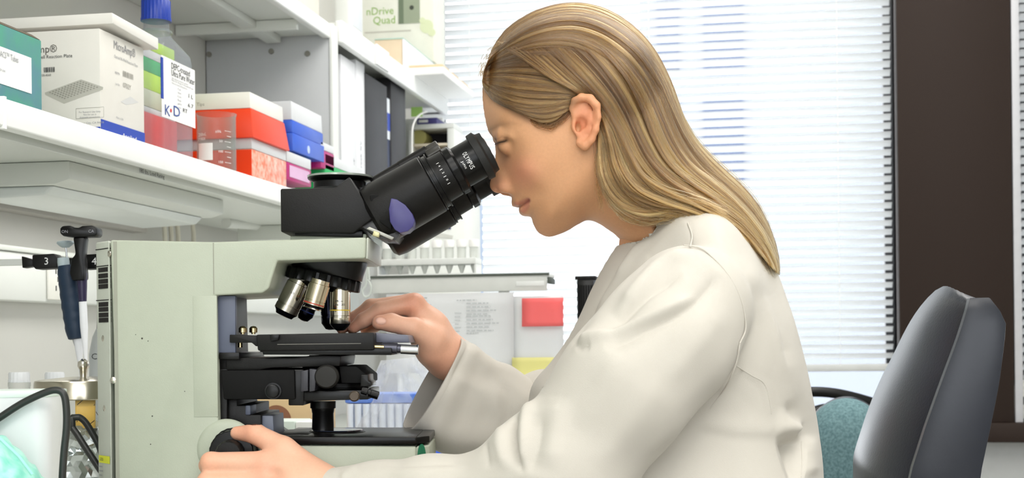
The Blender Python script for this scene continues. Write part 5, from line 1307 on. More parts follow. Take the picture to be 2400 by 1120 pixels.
for k, s in enumerate(('Cat.', 'Size', 'Lot', 'Exp', 'pH', 'Use')): bt(s, 416, 210 + 8.5*k, 424, .0026, ink_soft)
bt('1 L', 440, 228, 450, .0056); bt('6.7', 440, 250, 452, .0056); bt('RT', 428, 262, 438, .0056)
kd = M('logo_blue', (40, 74, 150), .5, noise=0)
bt('K', 385, 268, 397, .0145, kd); bt('D', 405, 270, 420, .0145, kd)
q = RX(401, 259, uL_ + .0004); MB().cyl((uL_ + .0002, q.y, q.z), (uL_ + .0006, q.y, q.z), .0026, n=12).build('logo_dot', M('logo_red', (206, 40, 44), .5, noise=0), lab)
# tip boxes
def tipbox(label, px0, py0, pxr, pyb, u, deep, layers, group='pipette tip boxes on the lower shelf', flare=0, flat=0):
    """near vertical edge at px0 (top py0, bottom pyb), right end at pxr; layers: (fraction of height, material, flare) bottom to top"""
    a = RX(px0, py0, u); b = RX(px0, pyb, u); v0 = a.y; v1 = RX(pxr, (py0 + pyb)/2, u).y; z0, z1 = max(b.z, SB), a.z
    t = root('tip_box', label, 'box', (u - deep/2, (v0 + v1)/2, z0), group)
    z = z0
    for i, (fr_, mat, g0, g1, nm) in enumerate(layers):
        zz = z0 + (z1 - z0)*fr_
        MB().hexa([(u - deep - g0, v0 - g0, z), (u + g0, v0 - g0, z), (u + g0, v1 + g0, z), (u - deep - g0, v1 + g0, z)], [(u - deep - g1, v0 - g1, zz - .0004), (u + g1, v0 - g1, zz - .0004), (u + g1, v1 + g1, zz - .0004), (u - deep - g1, v1 + g1, zz - .0004)]).build(nm, mat, t, .0015)
        z = zz
    return t, (u, v0, v1, z0, z1)
orange = M('tip_orange', (232, 62, 14), .4, noise=.02); lidw = M('lid_white', (232, 230, 222), .35, noise=.02)
tb, dm = tipbox('orange tip box with a clear wrinkled front, lower of the two', 590, 322, 671, 415, US - .018, .13, [(.72, M('tip_orange_clear', (238, 120, 84), .3, noise=.25, nscale=90, rgb2=(240, 196, 178)), .0, .0, 'tray'), (1, frosted, .0, .0, 'lid')])
MB().box((dm[0] - .13, dm[1] - .0006, dm[3]), (dm[0] - .0005, dm[1] - .0001, dm[3] + (dm[4] - dm[3])*.70)).build('end_panel', orange, tb)
tb, dm = tipbox('orange tip box with a white lid, upper of the two', 588, 213, 668, 322, US - .018, .15, [(.64, orange, .006, -.001, 'tray'), (1, lidw, -.002, -.003, 'lid')])
face_text('ART® Barrier Tips', MATS['print_grey_dark'], tb, (dm[0] - .14, dm[1] - .0004 + .003, dm[4] - .020), (1,0,0), .0055)
tb2 = tb
tb, dm = tipbox('magenta tip box with a clear lid, right of the orange boxes', 672, 352, 729, 420, US - .018, .10, [(.62, M('tip_magenta', (176, 20, 110), .35, noise=.03), 0, .0, 'tray'), (1, frosted, .0, .0, 'lid')])
MB().box((dm[0] + .0003, dm[1] + .012, dm[3] + .006), (dm[0] + .0009, dm[2] - .012, dm[3] + .026)).build('label', M('label_lilac', (214, 176, 208), .5, noise=.05), tb)
tb, dm = tipbox('blue tip box with a pale lid stacked on a magenta one', 684, 235, 757, 352, US - .018, .10, [(.36, M('tip_blue', (44, 92, 204), .35, noise=.03), .0015, .0015, 'tray'), (.62, MATS['tip_blue'], .0, .0, 'rack'), (1, frosted, -.001, -.002, 'lid')])
MB().cyl((dm[0] + .0012, (dm[1] + dm[2])/2 - .004, dm[3] + .012), (dm[0] + .0022, (dm[1] + dm[2])/2 - .004, dm[3] + .012), .007, n=20).build('latch', M('latch_pale_blue', (190, 206, 236), .4, noise=0), tb)
tipbox('magenta tip box standing alone beyond the blue one', 752, 330, 783, 392, US - .018, .05, [(.70, MATS['tip_magenta'], 0, 0, 'tray'), (1, frosted, 0, 0, 'lid')])
tipbox('green tip box with a clear lid, nearest the microscope head', 762, 358, 850, 440, US - .018, .06, [(.70, M('tip_green', (28, 166, 88), .35, noise=.03), 0, 0, 'tray'), (1, frosted, 0, 0, 'lid')])
# behind the bottle
vv = cB.y + .012
t = root('tip_box', 'lime and green tip box seen through the clear bottle', 'box', (US - .13, vv + .04, SB), 'pipette tip boxes on the lower shelf')
lime = M('tip_lime', (178, 220, 40), .4, noise=.03)
x0, x1 = US - .21, US - .125; zq = lambda py: RX(380, py, US - .125).z
MB().box((x0, vv + .002, zq(262)), (x1, vv + .16, zq(222))).build('tray', M('pale_clear', (214, 220, 190), .4, alpha=.7), t, .001)
MB().box((x0, vv + .002, zq(222)), (x1, vv + .16, zq(182))).build('tray', lime, t, .001)
MB().box((x0, vv + .002, zq(182)), (x1, vv + .16, zq(150))).build('rack', MATS['tip_green'], t, .001)
MB().box((x0, vv + .002, zq(150)), (x1, vv + .16, zq(130))).build('lid', frosted, t, .001)
MB().box((x0, vv + .002, zq(130)), (x1, vv + .16, zq(104))).build('lid', lime, t, .001)
t = root('tip_box', 'red tip box at the bottom of the stack behind the bottle', 'box', (US - .13, vv + .04, SB), 'pipette tip boxes on the lower shelf')
MB().box((x0 - .002, vv, SB), (x1 + .002, vv + .162, zq(276))).build('tray', M('tip_red', (214, 62, 62), .4, noise=.05), t, .001)
MB().box((x0, vv + .002, zq(276)), (x1, vv + .16, zq(262) - .0005)).build('lid', frosted, t, .001)
# beaker
pc = RZ(508, 388, SB); pc = RX(508, 380, US - .040); cy = pc.y; cx = US - .040; rb = 45.5/F*(MC.inverted() @ Vector((cx, cy, 1))).y
zt_ = U(508, 268, (MC.inverted() @ Vector((cx, cy, 1))).y)[2]
t = root('beaker', 'glass beaker with white graduations between bottle and orange boxes', 'beaker', (cx, cy, SB))
H_ = zt_ - SB
MB().lathe((cx, cy, SB), (cx, cy, zt_), [(.0003, rb*.9), (.005, rb), (H_ - .006, rb), (H_, rb*1.05), (H_, rb*1.0), (H_ - .006, rb*.95), (.006, rb*.95), (.004, rb*.6)], 48).build('glass', clear_glass, t)
dcam = Vector((0 - cx, 0 - cy, 0)).normalized(); sdv = Vector((0,0,1)).cross(dcam)
def bk(px, py, r_=1.012):
    s_ = (px - 508)/46.5; s_ = max(-.96, min(.96, s_)); return Vector((cx, cy, U(px, py, (MC.inverted() @ Vector((cx, cy, 1))).y - rb*.8)[2])) + sdv*(rb*r_*s_) + dcam*(rb*r_*math.sqrt(1 - s_*s_))
wm = ink_white
def bput(s, px, py, h):
    w0 = bk(px, py); w1 = bk(px + 10, py); lettering(s, wm, t, w0, (w1 - w0), (0,0,1), height=h)
bput('250mL', 467, 319, .0048); bput('PYREX', 467, 329, .0040)
mk = MB(); P = [bk(467 + 3.2*k, 336) for k in range(11)]; Q_ = [bk(467 + 3.2*k, 376) for k in range(11)]
mk.loft([P, Q_], cap=False, closed=False).build('print_patch', wm, t)
mk = MB()
for y, L_ in ((307, 14), (319, 9), (332, 14), (344, 9), (356, 14), (368, 9), (381, 14)):
    a_, b_ = bk(541 - L_, y), bk(541, y + 1); o = Vector((0,0,.0007)); mk.add([a_, b_, b_ + o, a_ + o], [(0,1,2,3)])
mk.build('scale', wm, t)
for s, x, y in (('50', 514, 334), ('100', 511, 358), ('150', 511, 383), ('±5%', 505, 312)): bput(s, x, y, .0036)
# ------------------------------------------------------------------ second bay: binders, tray unit
def binder(label, px0, px1, pyt, u, mat, spine=None, deep=.24):
    a = RX(px0, 300, u); b = RX(px1, 300, u); zt = RX(px0, pyt, u).z
    t = root('binder', label, 'binder', (u - deep/2, (a.y + b.y)/2, SB), 'binders standing on the lower shelf')
    MB().box((u - deep, a.y, SB), (u, a.y + .002, zt)).build('cover', mat, t, .0006); MB().box((u - deep, b.y - .003, SB), (u, b.y - .001, zt)).build('cover', mat, t, .0006)
    MB().box((u - .003, a.y + .002, SB), (u, b.y - .003, zt)).build('spine', mat, t, .0006)
    MB().box((u - deep + .01, a.y + .004, SB + .006), (u - .006, b.y - .006, zt - .008)).build('pages', paper, t)
    return t, a, b, zt
wb = M('binder_white', (236, 237, 240), .4, noise=.02); bb = M('binder_black', (38, 37, 40), .5, noise=.06)
t, a, b, zt = binder('white ring binder next to the divider panel', 800, 834, 128, UD - .012, wb)
lettering('Protocols A–F', ink_soft, t, (UD - .0116, b.y - .012, SB + .05), (0,0,1), (0,-1,0), height=.010)
t, a, b, zt = binder('white ring binder with pencilled spine beside the black ones', 836, 856, 140, UD - .012, wb)
lettering('Cedar Creek XV', ink_soft, t, (UD - .0116, a.y + .034, SB + .06), (0,0,1), (0,-1,0), height=.012)
binder('black ring binder, left of the pair', 857, 908, 171, UD - .01, bb)
binder('black ring binder, right of the pair', 917, 951, 182, UD - .01, bb)
a = RX(908.5, 300, UD - .012); b = RX(916, 300, UD - .012)
t = root('folder', 'thin blue folder squeezed between the two black binders', 'folder', (UD - .12, (a.y + b.y)/2, SB))
MB().box((UD - .22, a.y + .001, SB), (UD - .014, b.y - .001, RX(912, 222, UD).z)).build('body', M('folder_navy', (50, 60, 88), .5), t, .0006)
MB().box((UD - .0138, a.y + .002, RX(912, 320, UD).z), (UD - .0132, b.y - .002, RX(912, 224, UD).z)).build('spine_label', M('spine_white', (226, 232, 238), .5, noise=0), t)
MB().box((UD - .0131, a.y + .002, RX(912, 300, UD).z), (UD - .0127, b.y - .002, RX(912, 258, UD).z)).build('spine_stripe', blue, t)
# tray unit with an open front
uU = US - .018; a = RX(1064, 300, uU); b = RX(1112, 300, uU); v0 = a.y; v1 = 3.735; zt = RX(1062, 287, uU).z
t = root('tray_unit', 'white open sorter holding rolls under the upper shelf end', 'sorter', (uU - .13, (v0 + v1)/2, SB))
x0 = RY(958, 330, v0).x
MB().box((x0, v0, zt - .012), (uU, v1, zt)).build('top', white_paint, t, .001); MB().box((uU - .018, v0, SB), (uU, v1, zt - .0125)).build('side', white_paint, t, .001); MB().box((x0, v0, SB), (x0 + .010, v1, zt - .0125)).build('side', white_paint, t, .001)
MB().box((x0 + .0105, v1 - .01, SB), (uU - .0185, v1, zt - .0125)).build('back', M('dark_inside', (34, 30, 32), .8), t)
zq_ = RY(1000, 336, v0).z
for z in (zq_, zq_ - .045, zq_ - .085):
    if z > SB + .012: MB().box((x0 + .0105, v0 + .003, z - .006), (uU - .0185, v1 - .0105, z)).build('tray', M('tray_cream', (230, 218, 196), .5), t, .001)
c_ = RY(984, 318, v0 + .03); rr_ = .020
t2 = root('paper_roll', 'olive yellow roll lying in the white sorter', 'roll', (c_.x, v0 + .12, zq_))
MB().lathe((c_.x, v0 + .02, zq_ + rr_), (c_.x, v1 - .02, zq_ + rr_), [(0, rr_*.2), (0, rr_), (v1 - v0 - .04, rr_), (v1 - v0 - .04, rr_*.2)], 28).build('paper', M('olive_paper', (158, 152, 92), .7), t2)
t3 = root('flat_box', 'violet blue flat box lying on the white sorter', 'box', (x0 + .08, v0 + .09, zt))
MB().box((x0 + .02, v0 + .01, zt), (RY(1022, 290, v0).x, v0 + .2, zt + .018)).build('body', M('violet_box', (70, 66, 130), .5), t3, .001); MB().box((x0 + .025, v0 + .0095, zt + .006), (x0 + .05, v0 + .0099, zt + .013)).build('label', paper, t3)
nt_ = RX(990, 258, UD - .02)
t3 = root('sticky_flag', 'lime green paper flag stuck under the upper shelf', 'note', nt_)
MB().box((nt_.x - .03, nt_.y, nt_.z - .016), (nt_.x, nt_.y + .001, ZU - .0005)).build('paper', M('flag_lime', (190, 236, 130), .6), t3)
# white cord in the second bay
cd_ = root('cable', 'thin white cord hanging beside the black binder', 'cable', RX(962, 300, UD + .006))
MB().tube([RX(x, y, UD + .004) for x, y in spline([(1000,262,0),(985,268,0),(972,284,0),(966,310,0),(966,380,0),(968,440,0)], 24)[:, :2]], .0022, 6).build('cord', cord_m, cd_)
# ------------------------------------------------------------------ on the upper shelf
ZT3 = ZU + .041
def upbox(label, name, px0, px1, pyb, pyt, u, deep, mat, ztop=None, group=None, cat='box'):
    a = RX(px0, pyb, u); b = RX(px1, pyb, u); v0, v1 = a.y, b.y
    z1 = RX(px0, pyt, u).z
    t = root(name, label, cat, (u - deep/2, (v0 + v1)/2, ZT3), group)
    return t, v0, v1, z1
v0 = RX(948, 125, UD - .02).y
# hardcover book
uK = UD - .004; v0 = RX(946, 120, uK).y; v1 = RX(1030, 180, uK).y; z1 = RX(946, 88, uK).z; xl = RY(878, 115, v0).x
t = root('book', 'thick white book with a pale green cover lying under the carton', 'book', ((xl + uK)/2, (v0 + v1)/2, ZT3))
MB().box((xl, v0 + .002, ZT3 + .003), (uK - .004, v1 - .002, z1 - .003)).build('pages', M('page_tan', (228, 208, 180), .7, noise=.05), t)
MB().box((xl, v0, ZT3), (uK, v1, ZT3 + .003)).build('cover', M('cover_green', (170, 200, 188), .5), t, .0008); MB().box((xl, v0, z1 - .003), (uK, v1, z1)).build('cover', MATS['cover_green'], t, .0008)
MB().box((uK - .003, v0, ZT3 + .003), (uK, v1, z1 - .003)).build('spine', wb, t, .0008)
zk = z1
# carton above the book
uD = UD; v0 = RX(1016, 90, uD).y; xl = RY(846, 60, v0).x; xl2 = RY(850, 60, v0).x
t = root('carton', 'cream carton with green lettering and a picture of a silver drive', 'box', ((xl + uD)/2, v0 + .06, zk))
v1 = min(3.74, RX(1046, 90, uD).y)
MB().box((xl, v0, zk), (uD, v1, zk + .26)).build('body', M('card_cream', (226, 227, 216), .55), t, .0012)
fd = lambda px, py: RY(px, py, v0 - .0003)
gm = M('print_green', (140, 178, 84), .6, noise=0)
q = fd(858, 36); lettering('nDrive', gm, t, q, (1,0,0), (0,0,1), height=.020, width=fd(921, 30).x - q.x)
q = fd(874, 57); lettering('Quad', gm, t, q, (1,0,0), (0,0,1), height=.020, width=fd(925, 50).x - q.x)
MB().box((fd(934, 30).x, v0 - .0012, fd(940, 56).z), (fd(984, 30).x, v0 - .0002, zk + .20)).build('drive_picture', M('print_silver', (150, 160, 138), .4), t)
MB().box((fd(934, 30).x, v0 - .0014, fd(940, 56).z), (fd(946, 30).x, v0 - .0011, zk + .20)).build('drive_picture', M('print_silver_dark', (104, 118, 96), .4), t)
q = fd(965, 18); MB().cyl((q.x, v0 - .0016, q.z), (q.x, v0 - .0011, q.z), .006, n=16).build('drive_emblem', M('print_dark', (60, 66, 56), .5), t)
gp = M('print_pale_green', (214, 222, 186), .6, noise=0)
for x, y, r_, o_ in ((1000, 62, .018, 0), (1012, 76, .010, .0004), (990, 48, .008, .0008)):
    q = fd(x, y); MB().cyl((q.x, v0 - .0008 - o_, q.z), (q.x, v0 - .0002 - o_*.9, q.z), r_, n=20).build('print_blot', gp, t)
MB().box((xl + .01, v0 - .0006, fd(900, 76).z), (uD - .06, v0 - .0002, fd(900, 73).z)).build('print_line', pm, t)
# white device with rounded corner
uV = UD - .015; a = RX(822, 50, uV); v0 = a.y; xl = RY(782, 40, v0).x; v1 = RX(852, 50, uV).y
t = root('power_box', 'small white instrument hanging over the upper shelf edge', 'device', ((xl + uV)/2, (v0 + v1)/2, ZT3))
MB().box((xl, v0, ZT3 + .012), (uV, v1, ZT3 + .20)).build('housing', white_paint, t, .008, 3)
MB().box((xl + .01, v0 + .006, ZT3), (uV - .012, v1 - .006, ZT3 + .0125)).build('foot', M('foot_peach', (220, 196, 176), .6), t, .001)
MB().box((uV - .001, v0 + .014, ZT3 + .03), (uV + .001, v1 - .014, ZT3 + .12)).build('panel', M('panel_pale', (214, 218, 222), .4), t, .001)
# cream carton left of the divider
uC_ = UD - .02; v1 = VD - .02; v0 = v1 - .22; zc = ZU + .026
t = root('carton', 'plain cream carton on the shelf left of the divider', 'box', (uC_ - .1, (v0 + v1)/2, zc))
MB().box((uC_ - .2, v0, zc), (uC_, v1, zc + .2)).build('body', M('card_beige', (228, 222, 210), .6), t, .0015); MB().box((uC_ - .12, v0 + .0, zc + .2001), (uC_ - .08, v1, zc + .2006)).build('tape', M('tape_tan', (206, 190, 156), .4), t)
# papers at the shelf end, tan folder
v0 = 3.50
pa = root('paper_stack', 'small heap of papers under a tan folder at the shelf end', 'papers', (UD + .03, v0 + .05, ZT3))
zz = RX(1100, 215, UD + .03).z
MB().box((UD - .02, 3.35, ZT3), (UD + .085, 3.70, ZT3 + .018)).build('papers', paper, pa, .001); MB().box((UD - .015, 3.36, ZT3 + .0185), (UD + .08, 3.69, ZT3 + .026)).build('folder', M('folder_tan', (216, 192, 156), .6), pa, .0006)
# ------------------------------------------------------------------ middle of the bench: riser shelf with notes and tubes
vR = (MC @ Vector(U(1080, 650, 2.45))).y
A = RY(868, 652, vR); B_ = RY(1288, 638, vR); zT = (A.z + B_.z)/2; zF = RY(1080, 684, vR).z
t = root('riser_shelf', 'narrow white shelf on posts with papers hanging from its front', 'shelf', ((A.x + B_.x)/2, vR + .03, BZ))
MB().box((A.x, vR, zT - .006), (B_.x, vR + .06, zT)).build('board', white_paint, t, .001)
MB().box((A.x, vR - .003, zF), (B_.x - .004, vR, zT - .004)).build('front_rail', M('rail_pale', (206, 208, 204), .35), t, .001)
MB().box((A.x, vR - .006, zT - .003), (B_.x, vR - .0031, zT + .0012)).build('edge_trim', M('trim_dark', (72, 78, 70), .5), t)
MB().box((B_.x - .0035, vR - .004, zF + .012), (B_.x, vR + .06, zT - .0065)).build('end_cap', MATS['trim_dark'], t, .0008)
q = RY(1245, 662, vR - .004); MB().box((RY(1210, 660, vR).x, vR - .0042, zF + .008), (RY(1276, 660, vR).x, vR - .0032, zT - .012)).build('label_strip', M('label_frost', (224, 226, 224), .4), t, .0005)
for x in (A.x + .05, B_.x - .085):
    for y in (vR + .012, vR + .05): MB().cyl((x, y, BZ), (x, y, zT - .0062), .006).build('post', white_paint, t)
def sheet(label, px0, py0, px1, py1, v, mat, name='paper_sheet', group=None, cat='paper', curl=.004):
    a = RY(px0, py0, v); b = RY(px1, py1, v)
    o = MB(); n = 6; rows = []
    for j in range(n + 1):
        z = a.z + (b.z - a.z)*j/n; rows.append([(a.x + (b.x - a.x)*i/4, v - curl*(j/n)**2*(1 + .3*i/4), z) for i in range(5)])
    o.loft(rows, cap=False, closed=False)
    ob = o.build(name, mat, None, solid=.0004); ob['label'] = label; ob['category'] = cat
    if group: ob['group'] = group
    return ob
pt = sheet('white printed list hanging from the riser shelf', 905, 690, 1206, 872, vR - .005, M('sheet_white', (238, 239, 240), .7, noise=.01, transl=.45))
for px, py, w, n in ((1070, 705, .05, 1), (1093, 712, .055, 4), (1093, 742, .06, 5), (1093, 782, .03, 1), (950, 700, .06, 7), (1066, 735, .012, 6)):
    q = RY(px, py, vR - .0095); lm = MB(); textlines(lm, q, (1,0,0), (0,0,1), n, w, .0062, .0018, int(px)); lm.build('small_print', M('ink_pale', (178, 182, 184), .6, noise=0), pt)
sheet('blank translucent sheet hanging behind the pink note', 1198, 694, 1322, 862, vR - .0035, MATS['sheet_white'])
nn = sheet('pink sticky note on the sheet under the riser shelf', 1223, 699, 1321, 764, vR - .012, M('note_pink', (255, 138, 138), .6, noise=.03, transl=.45), 'sticky_note', 'sticky notes under the riser shelf', 'note', .002)
sheet('yellow sticky note below the pink one', 1200, 838, 1300, 900, vR - .012, M('note_yellow', (248, 244, 176), .6, noise=.02, transl=.45), 'sticky_note', 'sticky notes under the riser shelf', 'note', .002)
# tube rack on the riser
yk = vR + .031; rk0 = RY(893, 606, yk); rk1 = RY(1122, 606, yk)
t = root('tube_rack', 'white rack holding capped tubes on the riser shelf', 'rack', ((rk0.x + rk1.x)/2, yk, zT))
rw_ = M('rack_white', (230, 233, 230), .4, alpha=.8)
MB().box((rk0.x, yk - .026, RY(1000, 622, yk).z), (rk1.x, yk + .026, RY(1000, 608, yk).z)).build('upper_plate', rw_, t, .001)
MB().box((rk0.x, yk - .026, zT), (rk1.x, yk + .026, zT + .004)).build('lower_plate', rw_, t, .001)
for x in (rk0.x, rk1.x - .003): MB().box((x, yk - .025, zT + .0042), (x + .003, yk + .025, RY(1000, 622, yk).z - .0002)).build('end_plate', rw_, t)
first = None
for k in range(8):
    px = 908 + k*29; c_ = RY(px, 600, yk)
    zt_ = RY(px, 566 + (k*7) % 12, yk).z
    if first is None:
        first = root('centrifuge_tube', 'first frosted capped tube from the left in the white rack', 'tube', (c_.x, yk, zT + .005), 'tubes in the white rack')
        L_ = zt_ - zT - .005
        MB().lathe((c_.x, yk, zT + .005), (c_.x, yk, zt_), [(0, .002), (.016, .0078), (L_ - .012, .0080)], 16).build('tube', M('tube_frost', (226, 230, 224), .3, alpha=.55), first)
        MB().lathe((c_.x, yk, zt_ - .013), (c_.x, yk, zt_), [(0, .0092), (.011, .0092), (.013, .008)], 18).build('cap', M('cap_white', (240, 241, 238), .4), first)
        kids = [o for o in D.objects if o.parent == first]; x_first = c_.x
    else:
        r_ = first.copy(); COL.objects.link(r_); r_.location.x += c_.x - x_first; r_['label'] = ('second', 'third', 'fourth', 'fifth', 'sixth', 'seventh', 'eighth')[k - 1] + ' frosted capped tube from the left in the white rack'; BASE[r_] = Vector(r_.location)
        for o in kids: q = o.copy(); COL.objects.link(q); q.parent = r_
# white bins and blue folder in the far corner of the bench
yb = 2.95
bn = root('storage_bin', 'white bin with a small dark port in the window corner', 'bin', (RY(1010, 520, yb).x, yb + .08, BZ))
a = RY(955, 470, yb); b = RY(1092, 640, yb)
MB().box((a.x, yb, BZ), (b.x, yb + .16, a.z)).build('body', white_paint, bn, .004); MB().box((a.x - .003, yb - .003, a.z + .0003), (b.x + .003, yb + .163, a.z + .012)).build('lid', white_paint, bn, .002)
q = RY(1046, 522, yb); MB().box((q.x - .012, yb - .0012, q.z - .014), (q.x + .010, yb - .0002, q.z + .012)).build('port', M('port_navy', (36, 38, 84), .4), bn)
MB().hexa([RY(992, 552, yb - .001), RY(1060, 560, yb - .001), RY(1060, 560, yb - .0003), RY(992, 552, yb - .0003)], [RY(1000, 540, yb - .001), RY(1062, 552, yb - .001), RY(1062, 552, yb - .0003), RY(1000, 540, yb - .0003)]).build('label', M('label_grey', (206, 206, 200), .5), bn)
fo = root('folder', 'pale blue plastic folder standing by the window blind', 'folder', (RY(1112, 560, 3.12).x, 3.14, BZ))
a = RY(1098, 460, 3.12); b = RY(1124, 585, 3.12)
MB().box((a.x, 3.12, BZ), (b.x, 3.16, a.z)).build('body', M('folder_blue', (176, 196, 226), .4, alpha=.85), fo, .002); MB().box((a.x + .004, 3.1190, b.z), (b.x - .004, 3.1197, a.z - .04)).build('spine', M('folder_spine', (164, 184, 220), .4), fo)
# hanging cord at the riser end
hk = root('cord_loop', 'white cord looped over the left end of the riser shelf', 'cable', RY(862, 690, vR - .012))
MB().tube([RY(x, y, vR - .008) for x, y in spline([(866,655,0),(862,622,0),(860,640,0),(858,668,0),(850,680,0),(854,694,0),(866,692,0),(870,672,0),(862,655,0)], 40)[:, :2]], .0018, 6).build('cord', M('cord_grey', (196, 202, 196), .5), hk)
# black ribbed device behind the coat
yd = vR + .05; a = RY(1346, 655, yd); b = RY(1392, 722, yd)
dv_ = root('power_tower', 'black ribbed device half hidden behind the coat front', 'device', ((a.x + b.x)/2, yd + .03, BZ))
MB().box((a.x + .004, yd, BZ), (b.x, yd + .06, a.z)).build('housing', black_satin, dv_, .003)
for k in range(7): MB().box((a.x + .006 + .0045*k, yd - .0025, BZ + .10), (a.x + .0085 + .0045*k, yd, a.z - .01)).build('rib', black_matt, dv_)
MB().box((a.x, yd + .004, a.z + .0002), (b.x + .004, yd + .056, a.z + .006)).build('cap', black_paint, dv_, .001)
# ------------------------------------------------------------------ bench things behind the microscope
def stand(px, py, Y): p = WU(px, py, Y); return p
yb = (MC @ Vector(U(650, 985, 1.95))).y
a = RY(572, 936, yb); b = RY(735, 985, yb)
t = root('card_box', 'tan card box with a brown disc printed on its front', 'box', ((a.x + b.x)/2, yb + .05, BZ))
MB().box((a.x - .02, yb, BZ), (b.x, yb + .10, a.z)).build('body', M('card_tan', (208, 180, 138), .65, noise=.04), t, .0015)
c_ = RY(648, 986, yb); rd = abs(RY(683, 986, yb).x - RY(613, 986, yb).x)/2
MB().cyl((c_.x, yb - .0006, c_.z), (c_.x, yb - .0001, c_.z), rd, n=40).build('printed_disc', M('print_brown', (140, 94, 70), .6, noise=.03), t)
yb2 = yb - .09; a = RY(628, 987, yb2); b = RY(738, 1030, yb2)
t = root('tray_box', 'low white box in front of the tan card box', 'box', ((a.x + b.x)/2, yb2 + .03, BZ))
MB().box((a.x - .01, yb2, BZ), (RY(690, 1000, yb2).x, yb2 + .07, a.z)).build('body', M('mint_white', (214, 226, 218), .5), t, .0015); MB().box((RY(690, 1000, yb2).x + .0005, yb2 + .002, BZ), (b.x, yb2 + .068, a.z - .001)).build('end', paper, t, .0015)
# bagged blue racks
yq = (MC @ Vector(U(880, 1000, 1.95))).y
a = RY(812, 915, yq + .03); b = RY(985, 1020, yq + .03)
t = root('tube_pack', 'pack of pale tubes with blue caps inside the clear bag', 'pack', ((a.x + b.x)/2, yq + .06, BZ))
MB().box((a.x, yq + .03, BZ + .0022), (b.x, yq + .10, RY(900, 945, yq + .03).z)).build('tubes', M('pack_pale', (206, 216, 236), .4, noise=.1, nscale=60), t, .002)
MB().box((a.x - .002, yq + .028, RY(900, 945, yq + .03).z + .0003), (b.x + .002, yq + .102, RY(900, 922, yq + .03).z)).build('caps', M('cap_mid_blue', (74, 116, 210), .4, noise=.15, nscale=50, rgb2=(130, 162, 226)), t, .002)
n_ = 9; fr_ = MB()
for k in range(n_):
    x_ = a.x + (b.x - a.x)*(k + .5)/n_
    MB().cyl((x_, yq + .0275, BZ + .004), (x_, yq + .0275, RY(900, 946, yq + .03).z), (b.x - a.x)/n_*.42, n=12).build('tube', M('tube_pale', (222, 230, 244), .3, noise=.03), t)
bag_m = M('bag_film', (240, 243, 250), .14, alpha=.2, edge=.5, noise=0)
rr = np.random.default_rng(12)
def film(name, pts, v, depth, amp, nx, ny, seed, label, cat):
    """crumpled clear film: pts = four px corners tl,tr,br,bl on the plane room-y=v"""
    r = np.random.default_rng(seed); tl_, tr_, br_, bl_ = [RY(*p, v) for p in pts]
    ks = [(r.normal(size=2)*r.uniform(2, 14), r.uniform(0, 6.28)) for _ in range(12)]
    base = ((tl_ + br_)/2); base.z = BZ
    t = root(name, label, cat, base)
    for side, dv2 in (('front', 0), ('back', depth)):
        m = MB(); rows = []
        for j in range(ny + 1):
            row = []
            for i in range(nx + 1):
                s, q = i/nx, j/ny; p = tl_.lerp(tr_, s).lerp(bl_.lerp(br_, s), q)
                w = sum(abs(math.sin(k[0]*s + k[1]*q + f_)) for k, f_ in ks)/14 - .6
                bul = math.sin(math.pi*min(max(s, .0), 1))**.5*(.25 + .75*q)
                row.append(p + Vector((0, (dv2 - depth/2)*bul + depth/2 + w*amp*2.2, w*amp*.3)))
            rows.append(row)
        m.loft(rows, cap=False, closed=False).build('film_' + side, bag_m, t)
    return t
film('plastic_bag', [(866,846),(978,836),(1000,1022),(792,1022)], yq, .12, .006, 50, 40, 4, 'crumpled clear plastic bag around the blue capped pack', 'bag')
p = WU(1042, 1072, 1.9)
t = root('screw_cap', 'single bright blue screw cap lying behind the microscope base', 'cap', (p.x, p.y, BZ))
MB().lathe((p.x, p.y, p.z - .014), (p.x, p.y, p.z + .010), [(0, .016), (.020, .016), (.024, .012)], 30, True, 1, .0006).build('cap', M('cap_bright_blue', (42, 92, 220), .35), t)
MB().cyl((p.x, p.y, BZ), (p.x, p.y, p.z - .0145), .014).build('vial', frosted, t)
t = root('paper_pad', 'white paper pad on the bench behind the microscope base', 'pad', (p.x, p.y + .12, BZ))
MB().box((p.x - .10, p.y + .03, BZ), (p.x + .08, p.y + .2, BZ + .02)).build('pages', paper, t, .001); MB().box((p.x - .10, p.y + .196, BZ + .0202), (p.x + .08, p.y + .2, BZ + .021)).build('binding', blue, t)
# ------------------------------------------------------------------ left end of the bench
# white container, foreground
Yw = 1.24
pw = [U(-60, 917, Yw), U(128, 915, Yw)]
t = root('white_container', 'white plastic tub in front of the glass jars', 'tub', WU(40, 1240, Yw + .04))
BASE[t].z = BZ; t.location.z = BZ
x0 = U(-80, 917, Yw)[0]; x1 = U(154, 950, Yw + .05)[0]; z1 = U(60, 916, Yw)[2]
rings = []
for z, ins in ((BZ + .0002, .006), (BZ + .004, .002), (z1 - .01, 0), (z1, 0), (z1 + .0001, .003), (BZ + .01, .005)):
    ring = []
    for cx_, cy_, a0 in ((x1 - .014, Yw + .05, 0), (x0 + .014, Yw + .05, 90), (x0 + .014, Yw + .014, 180), (x1 - .014, Yw + .014, 270)):
        for k in range(5): q = math.radians(a0 + 22.5*k); ring.append((cx_ + (.014 - ins)*math.cos(q), cy_ + (.014 - ins)*math.sin(q), z))
    rings.append(ring)
MB(MC).loft(rings).build('tub', M('tub_white', (226, 229, 230), .3, noise=.01), t)
MB(MC).loft([[(p_[0]*1, p_[1], z1 - .006 + dz) for p_ in [((q[0] - (x0+x1)/2)*1.012 + (x0+x1)/2, (q[1] - Yw - .032)*1.02 + Yw + .032, 0) for q in rings[2]]] for dz in (0, .006)]).build('rim', M('tub_rim', (222, 236, 228), .3, noise=0), t, .001)
